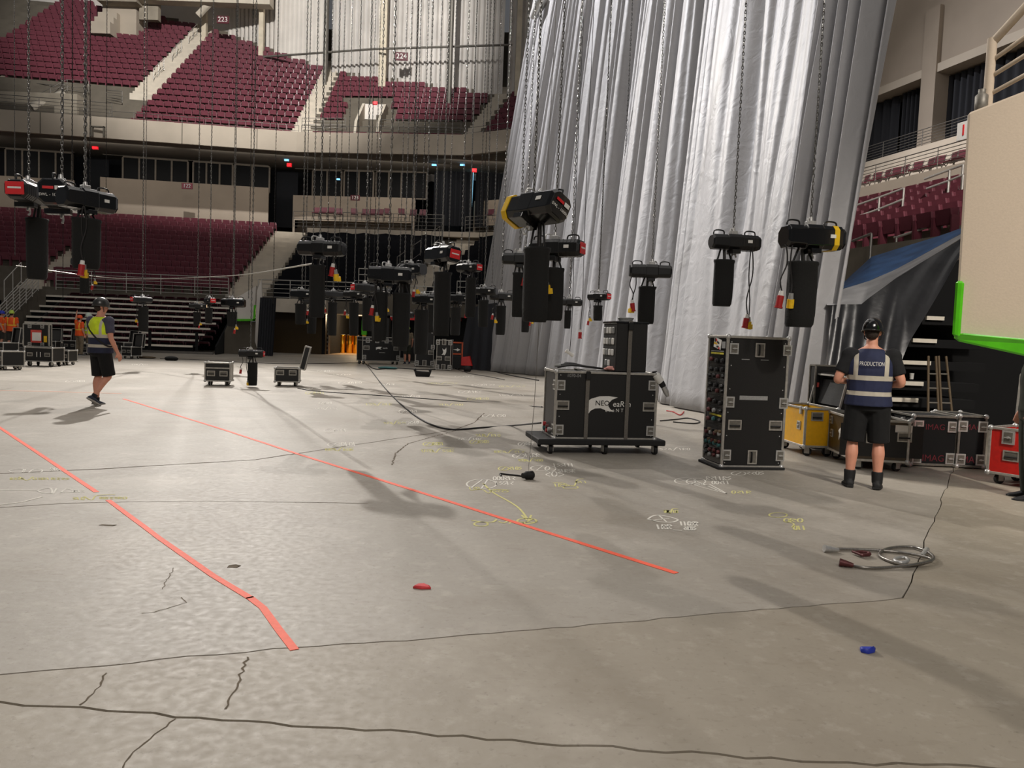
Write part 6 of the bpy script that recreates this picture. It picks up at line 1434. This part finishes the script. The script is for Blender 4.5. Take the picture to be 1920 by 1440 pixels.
# ---- chalk marks
class Chalk:
    def __init__(s, px, py): s.o = az(px, py); s.mb = MB(); s.mb.open = True; s.f = 1.0
    def line(s, pts, w=.014):
        w *= .78
        """pts in pixels, laid on the floor"""
        P = [az(*p).to_2d()-s.o.to_2d() for p in pts]
        if len(P) > 2: P = [q.to_2d() for q in smooth_path([(p.x, p.y, 0) for p in P], 4)]
        A, B = shiftl(P, w/2), shiftl(P, -w/2); k = len(P); s.mb.add([(p.x, p.y, .002) for p in A]+[(p.x, p.y, .002) for p in B], [(i, k+i, k+i+1, i+1) for i in range(k-1)]); return s
    def ell(s, cx, cy, rx, ry, w=.014, a0=0, a1=6.4): return s.line([(cx+rx*math.cos(a0+(a1-a0)*i/12), cy+ry*math.sin(a0+(a1-a0)*i/12)) for i in range(13)], w)
    def scrib(s, x0, y0, x1, h, n, sd, w=.012):
        r = random.Random(sd)
        for i in range(n):
            x = x0+(x1-x0)*i/n; wd = (x1-x0)/n*.75; t = r.randint(0, 4)
            if t == 0: s.ell(x+wd/2, y0, wd/2, h/2, w)
            elif t == 1: s.line([(x, y0-h/2), (x+wd*.4, y0+h/2)], w)
            elif t == 2: s.line([(x, y0-h/2), (x+wd, y0-h*.3), (x+wd*.2, y0+h*.1), (x+wd, y0+h/2)], w)
            elif t == 3: s.line([(x, y0+h/2), (x, y0-h/2), (x+wd, y0-h*.2), (x+wd*.1, y0), (x+wd, y0+h/2)], w)
            else: s.line([(x+wd, y0-h/2), (x, y0-h*.2), (x+wd, y0+h*.1), (x, y0+h/2)], w)
        return s
    def done(s, m, label): 
        return thing('chalk_mark', label, 'chalk mark', s.o, 0, 'chalk rigging marks on the floor', s.mb.mesh('chalk_mark', m))
c = Chalk(905, 908); c.ell(903, 908, 28, 9, .022); c.line([(905, 899), (884, 914)], .02).line([(914, 900), (902, 917)], .02); c.scrib(925, 897, 968, 7, 6, 2, .016).scrib(930, 906, 964, 7, 5, 3, .016).done('chalk_white', 'white chalk circle with crossed strokes beside the loose plug')
c = Chalk(940, 935); c.line([(906, 907), (925, 924), (957, 942), (975, 955), (988, 972)], .026).line([(978, 966), (990, 976), (996, 966)], .024).ell(988, 977, 18, 5, .024).line([(972, 979), (1006, 979)], .02).line([(980, 982), (1000, 973)], .02).done('chalk_yellow', 'yellow chalk arrow curving down to the orange tape')
c = Chalk(905, 920); c.line([(882, 920), (904, 918), (916, 925), (926, 918), (956, 919)], .018).scrib(880, 916, 900, 5, 3, 4, .015).scrib(925, 921, 955, 5, 4, 5, .015).done('chalk_yellow', 'yellow chalk root sign under the white chalk circle')
c = Chalk(920, 980); c.line([(884, 976), (905, 979), (924, 979), (931, 974)], .026).ell(902, 983, 13, 4, .022).line([(935, 978), (944, 981), (952, 977)], .022).line([(955, 982), (962, 976), (968, 981)], .02).done('chalk_yellow', 'yellow chalk figures left of the arrow head by the orange tape')
c = Chalk(1250, 975); c.line([(1214, 974), (1226, 967), (1244, 967), (1270, 974), (1262, 979), (1240, 979), (1214, 974)], .024).line([(1236, 967), (1250, 979)], .02).line([(1222, 976), (1255, 972)], .018).scrib(1232, 988, 1262, 9, 3, 21, .02).line([(1262, 994), (1279, 995)], .02).scrib(1276, 982, 1310, 8, 5, 22, .018).scrib(1282, 991, 1306, 7, 4, 23, .018).done('chalk_white', 'white chalk leaf-shaped mark with figures right of the orange tape')
c = Chalk(1475, 970); c.ell(1459, 966, 17, 4.5, .02).scrib(1470, 976, 1508, 7, 3, 31, .02).line([(1470, 978), (1488, 982), (1485, 989)], .02).scrib(1488, 990, 1514, 8, 3, 32, .02).done('chalk_yellow', 'yellow chalk circle and figures left of the coiled wire rope')
c = Chalk(1310, 908); c.ell(1285, 902, 20, 6, .02).ell(1305, 903, 18, 6, .02).line([(1268, 898), (1330, 912)], .02).line([(1300, 900), (1362, 926), (1330, 908)], .022).line([(1290, 906), (1346, 922)], .02).scrib(1325, 897, 1372, 7, 6, 41, .018).scrib(1335, 905, 1370, 6, 5, 42, .016).done('chalk_white', 'dense white chalk scrawl in front of the tall rack')
c = Chalk(1390, 922); c.scrib(1372, 923, 1410, 5, 4, 43, .018).done('chalk_yellow', 'small yellow chalk figures right of the dense white scrawl')
c = Chalk(1045, 885); c.ell(1013, 878, 18, 5, .018).line([(1006, 882), (1018, 873)], .016).ell(1032, 879, 10, 5, .018).scrib(1038, 872, 1078, 6, 6, 51, .016).scrib(1022, 889, 1060, 9, 3, 52, .02).scrib(1046, 883, 1080, 6, 5, 53, .016).done('chalk_white', 'white chalk circles and figures in front of the dolly')
c = Chalk(1065, 908); c.line([(1036, 906), (1052, 905), (1075, 912), (1082, 900), (1094, 898)], .02).scrib(1040, 910, 1064, 6, 3, 54, .018).ell(1070, 914, 14, 3, .02).scrib(1080, 904, 1104, 4, 3, 55, .015).done('chalk_yellow', 'yellow chalk root sign nearest in front of the dolly')
c = Chalk(120, 922); c.line([(70, 920), (84, 916), (95, 916), (97, 925), (80, 924), (70, 920)], .02).line([(106, 916), (100, 926)], .018).line([(112, 926), (124, 917), (136, 919), (136, 923), (112, 924)], .02).scrib(140, 921, 160, 5, 3, 61, .014).done('chalk_white', 'white chalk double D shape beside the gap in the left tape')
c = Chalk(180, 935); c.scrib(137, 935, 160, 5, 3, 62, .014).line([(158, 931), (172, 938), (182, 929), (216, 928)], .016).scrib(188, 934, 240, 4, 6, 63, .013).done('chalk_yellow', 'yellow chalk root sign with numbers in the gap of the left tape')
c = Chalk(60, 884); c.line([(17, 883), (30, 880), (44, 880), (40, 886), (24, 886), (17, 883)], .018).line([(48, 880), (44, 886)], .016).line([(54, 886), (64, 880), (78, 881), (76, 886), (54, 886)], .018).scrib(95, 880, 120, 6, 4, 64, .014).done('chalk_white', 'white chalk double D shape farther up at the left edge')
c = Chalk(75, 898); c.scrib(20, 898, 46, 4, 4, 65, .014).line([(36, 894), (50, 901), (62, 894)], .016).scrib(62, 898, 132, 4, 8, 66, .013).done('chalk_yellow', 'yellow chalk scribble under the farther double D shape')
MK = [(640, 834, 30, 5, 'w'), (636, 842, 28, 4, 'y'), (628, 808, 24, 4, 'w'), (612, 765, 22, 3.5, 'w'), (610, 756, 14, 3, 'w'), (710, 757, 26, 4, 'y'), (765, 772, 20, 4, 'w'), (740, 792, 22, 4, 'y'), (768, 793, 18, 4, 'w'), (820, 844, 32, 5, 'y'), (812, 833, 22, 4, 'y'), (880, 822, 24, 4, 'w'), (898, 829, 20, 4, 'y'), (915, 815, 24, 5, 'y'), (985, 833, 16, 4, 'w'), (955, 846, 30, 4, 'y'), (985, 855, 28, 5, 'w'), (995, 862, 24, 4, 'y'), (955, 879, 24, 4, 'y'), (960, 740, 26, 3, 'w'), (880, 735, 24, 3, 'w'), (830, 718, 30, 2.5, 'y'), (905, 722, 24, 2.5, 'w'), (960, 724, 26, 2.5, 'y'), (655, 718, 24, 2.5, 'w'), (640, 702, 22, 2, 'w'), (610, 696, 18, 2, 'w'), (725, 720, 16, 2.5, 'w'), (590, 737, 20, 3, 'y'), (585, 728, 16, 2.5, 'w'), (925, 780, 24, 3.5, 'w'), (845, 758, 24, 3, 'y'), (870, 706, 20, 2, 'w'), (1265, 841, 30, 4, 'w'), (1400, 888, 34, 4, 'w'), (1258, 958, 14, 5, 'y'), (895, 748, 22, 3, 'y'), (770, 742, 18, 3, 'w'), (140, 715, 20, 2, 'w'), (262, 683, 16, 2, 'w'), (205, 1300, 12, 12, 's')]
WH = {'w': ('chalk_white', 'white'), 'y': ('chalk_yellow', 'yellow')}
for i, (px, py, rx, ry, t) in enumerate(MK):
    if t == 's': continue
    c = Chalk(px, py); m, nm = WH[t]; r = random.Random(100+i)
    if i % 2 == 0: c.ell(px-rx*.45, py, rx*.4, ry*.9, .02).line([(px-rx*.6, py+ry*.6), (px-rx*.3, py-ry*.6)], .018).scrib(px, py-ry*.2, px+rx, ry*1.4, 4, 200+i, .018)
    else: c.line([(px-rx, py), (px-rx*.4, py-ry*.2), (px-rx*.1, py+ry), (px+rx*.2, py-ry*.7), (px+rx, py-ry*.7)], .02).scrib(px-rx*.9, py+ry*.3, px-rx*.2, ry, 3, 300+i, .016).scrib(px+rx*.3, py+ry*.3, px+rx, ry, 3, 400+i, .016)
    c.done(m, 'faint far '+nm+' chalk writing beyond the orange tape, %s from the left' % ORD[sorted((q_[0], q_[1]) for q_ in MK if q_[4] == t).index((px, py))])
# ---- cables on the floor
def cable(pl, r, m, label, name='cable', cat='cable', k=8, group='cables on the arena floor'):
    P = smooth_path([az(a[0], a[1], a[2] if len(a) > 2 else r) for a in pl], k); q = P[0].copy(); q.z = 0
    return thing(name, label, cat, q, 0, group, MB().tube([p-q for p in P], r, 6).mesh(name, m))
cable([(666, 650), (676, 668), (700, 700), (724, 730), (760, 765), (800, 792), (845, 805), (900, 802), (960, 798), (1014, 793, .35)], .014, 'cable_black', 'thick black cable sweeping from the back centre case to the dolly')
cable([(558, 728), (600, 734), (720, 742), (860, 752), (1000, 762), (1016, 763, .5)], .010, 'cable_black', 'thin black cable running straight across to the big case')
cable([(300, 672), (400, 676), (470, 680), (560, 682), (680, 680)], .012, 'cable_black', 'black cable lying along the far floor behind the small cases')
cable([(905, 690), (950, 702), (1010, 713)], .02, 'cable_black', 'black cable along the foot of the big drape at the left')
cable([(850, 690), (880, 700), (910, 705), (946, 712)], .012, 'cable_black', 'black cable lying right of the upright back centre cases')
cable([(1238, 789), (1270, 786), (1290, 784), (1312, 790), (1300, 794), (1262, 791)], .012, 'cable_black', 'black cable lying between the big case and the tall rack')
cable([(1250, 770), (1262, 772), (1275, 778), (1282, 772)], .014, 'plug_red', 'red-ended cable at the foot of the drape behind the big case')
cable([(690, 684), (705, 692), (740, 690), (800, 693), (850, 690)], .02, 'cable_black', 'tangle of black cable in front of the back centre cases')
cable([(940, 892), (938, 888), (955, 890), (975, 892), (985, 895)], .009, 'cable_black', 'looped end of cord beside the loose plug')
o = thing('hanging_cable', 'thin grey cord hanging down to the loose plug on the floor', 'cord', az(985, 894), 0)
q0 = o.location.copy(); obj('cord', MB().tube([p-q0 for p in smooth_path([az(985, 894, .02), az(990, 886, .05), ay(993, 855, az(990, 890).y), ay(999, 790, az(990, 890).y), ay(1005, 705, az(990, 890).y), ay(1022, 400, az(990, 890).y), ay(1030, 250, az(990, 890).y), ay(1050, -120, az(990, 890).y)], 5)], .003, 5).mesh('cord', 'rail_dark'), o)
p = az(990, 899); o = thing('plug', 'loose black round connector lying on the floor', 'plug', p, .5, None)
obj('body', MB().tube([(-.07, 0, .045), (-.03, 0, .045), (-.025, 0, .045), (.05, 0, .045)], [.028, .034, .045, .045], 12).mesh('body', 'rubber'), o); obj('face', MB().cyl((.05, 0, .045), (.062, 0, .045), .036, None, 12).mesh('face', 'black_gloss'), o)
for a in range(3): obj('lug', MB().box((.03, .045*math.cos(a*2.1), .045+.045*math.sin(a*2.1)), (.03, .016, .016)).mesh('lug', 'black_plastic'), o)
# ---- wire rope sling with shackles
P = [(1558, 1029), (1600, 1030), (1650, 1032), (1690, 1036), (1730, 1043), (1747, 1050), (1725, 1058), (1690, 1058), (1655, 1046), (1650, 1036), (1672, 1027), (1712, 1026), (1738, 1034), (1750, 1048), (1716, 1058), (1660, 1064), (1620, 1064), (1586, 1057)]
Q = smooth_path([az(a[0], a[1], .014+.012*(i in (4, 5, 12, 13, 14))) for i, a in enumerate(P)], 7); q = az(1690, 1045)
o = thing('wire_sling', 'coiled steel wire rope sling with end fittings lying by the floor joint', 'rope', q, 0)
obj('rope', MB().tube([p-q for p in Q], .011, 7).mesh('rope', 'steel_rope'), o)
def fit(px0, py0, px1, py1, m, r=.028):
    a, b = az(px0, py0, .03)-q, az(px1, py1, .02)-q; obj('end_fitting', MB().tube([a, a.lerp(b, .5), b], [r, r*.8, .014], 8).mesh('end_fitting', m), o)
fit(1545, 1028, 1572, 1031, 'zinc'); fit(1574, 1054, 1600, 1060, 'shackle_rust'); fit(1738, 1030, 1728, 1042, 'zinc', .02)
obj('thimble', MB().tube([az(1690+13*math.cos(t), 1050+5*math.sin(t), .03)-q for t in [i*.63 for i in range(10)]], .014, 6, 0, True).mesh('thimble', 'zinc'), o)
p = az(1618, 1043); o = thing('shackle', 'small dark red shackle lying inside the wire rope coil', 'shackle', p, .3)
obj('bow', MB().tube(smooth_path([(-.05, -.03, .02), (.0, -.035, .02), (.04, -.02, .02), (.05, .01, .02), (.02, .035, .02), (-.04, .03, .02)], 3), .013, 6).mesh('bow', 'shackle_rust'), o); obj('pin', MB().cyl((-.045, -.055, .022), (-.045, .055, .022), .010, None, 8).mesh('pin', 'shackle_rust'), o)
# ---- small far things
def lump(px, py, rx, ry, rz_, m, label, cat, name):
    p = az(px, py); mb = MB(); mb.ell((0, 0, rz_), (rx, ry, rz_)); mb.ell((rx*.5, ry*.2, rz_*.8), (rx*.5, ry*.7, rz_*.8)); mb.ell((-rx*.5, -ry*.1, rz_*.7), (rx*.45, ry*.6, rz_*.7)); return single(name, mb, m, label, cat, None, 0, p, 0, False)
lump(321, 676, .26, .2, .09, 'black_cloth', 'black soft bag on the floor below the bleacher', 'bag', 'tool_bag')
lump(275, 672, .35, .25, .05, 'wood', 'pale pile of scraps on the floor left of the black soft bag', 'debris', 'scrap_pile')
p = az(793, 706); o = thing('tool_tray', 'little black open tray on the floor before the back centre cases', 'tray', p, .1)
obj('tray', MB().rings([[(-.24, -.12, 0), (.22, -.12, 0), (.22, .12, 0), (-.24, .12, 0)], [(-.30, -.16, .20), (.28, -.16, .16), (.28, .16, .16), (-.30, .16, .20)]], 0, True, False).mesh('tray', 'rubber', .01), o)
for x in (-.27, .24): obj('knob', MB().ell((x, -.1, .22), (.05, .05, .06), 0, 8, 6).mesh('knob', 'rubber'), o)
lump(876, 697, .16, .12, .12, 'rubber', 'black and white hose fitting right of the upright cases', 'hose', 'hose_fitting'); lump(874, 690, .12, .08, .07, 'white_hose', 'white hose end behind the black hose fitting', 'hose', 'hose_fitting'); lump(861, 691, .12, .07, .08, 'plug_red', 'red and white small fitting beside the narrow upright case', 'fitting', 'hose_fitting')
lump(727, 692, .4, .2, .05, 'teal_cloth', 'heap of greenish cable ends before the wide back centre case', 'cable', 'cable_heap')
cable([(-10, 491, 4.0), (40, 497, 3.4), (68, 507, 3.3)], .02, 'chain_steel', 'taut cable crossing at the far left above the stair railing', group=None) if False else None
a, b_, c_, d_ = ay(30, 498, 25), ay(220, 522, 27), ay(420, 518, 22), ay(585, 495, 12)
q = a.copy(); thing('span_cable', 'pale cable sagging across the left bleacher to the wide black hoist', 'cable', q, 0, None, MB().tube([p-q for p in smooth_path([a, b_, c_, d_], 8)], .014, 5).mesh('span_cable', 'steel_rail'))
# loose connectors hanging on cords in front of the drape
for px, py, Y, m, lab in ((1088, 618, 15, 0, 'lone red plug on a cord low against the big drape'), (1068, 662, 14, 2, 'white connector pair floating on cords left of the big case')):
    p = ay(px, py, Y); o = thing('hanging_plug', lab, 'plug', p, 0); obj('cord', MB().tube([(0, 0, 0), (.02, 0, .5), (-.01, 0, 3), (0, 0, 14)], .006, 4).mesh('cord', 'cable_black'), o); obj('plug', PLUGR if m == 0 else MB().tube([(-.07, 0, .05), (0, 0, 0), (.07, 0, -.05)], [.04, .03, .035], 8).mesh('plug', 'paper'), o)
# ---- remaining seats, one uncountable mass
if STUFF_V:
    A = np.concatenate(STUFF_V); me = bpy.data.meshes.new('arena_seating'); me.from_pydata(A.tolist(), [], STUFF_F); me.materials.append(MAT['seat_red']); me.update()
    o = obj('arena_seating', me); o['kind'] = 'stuff'; tag(o, 'rows of maroon seats filling the far bowl', 'seats')
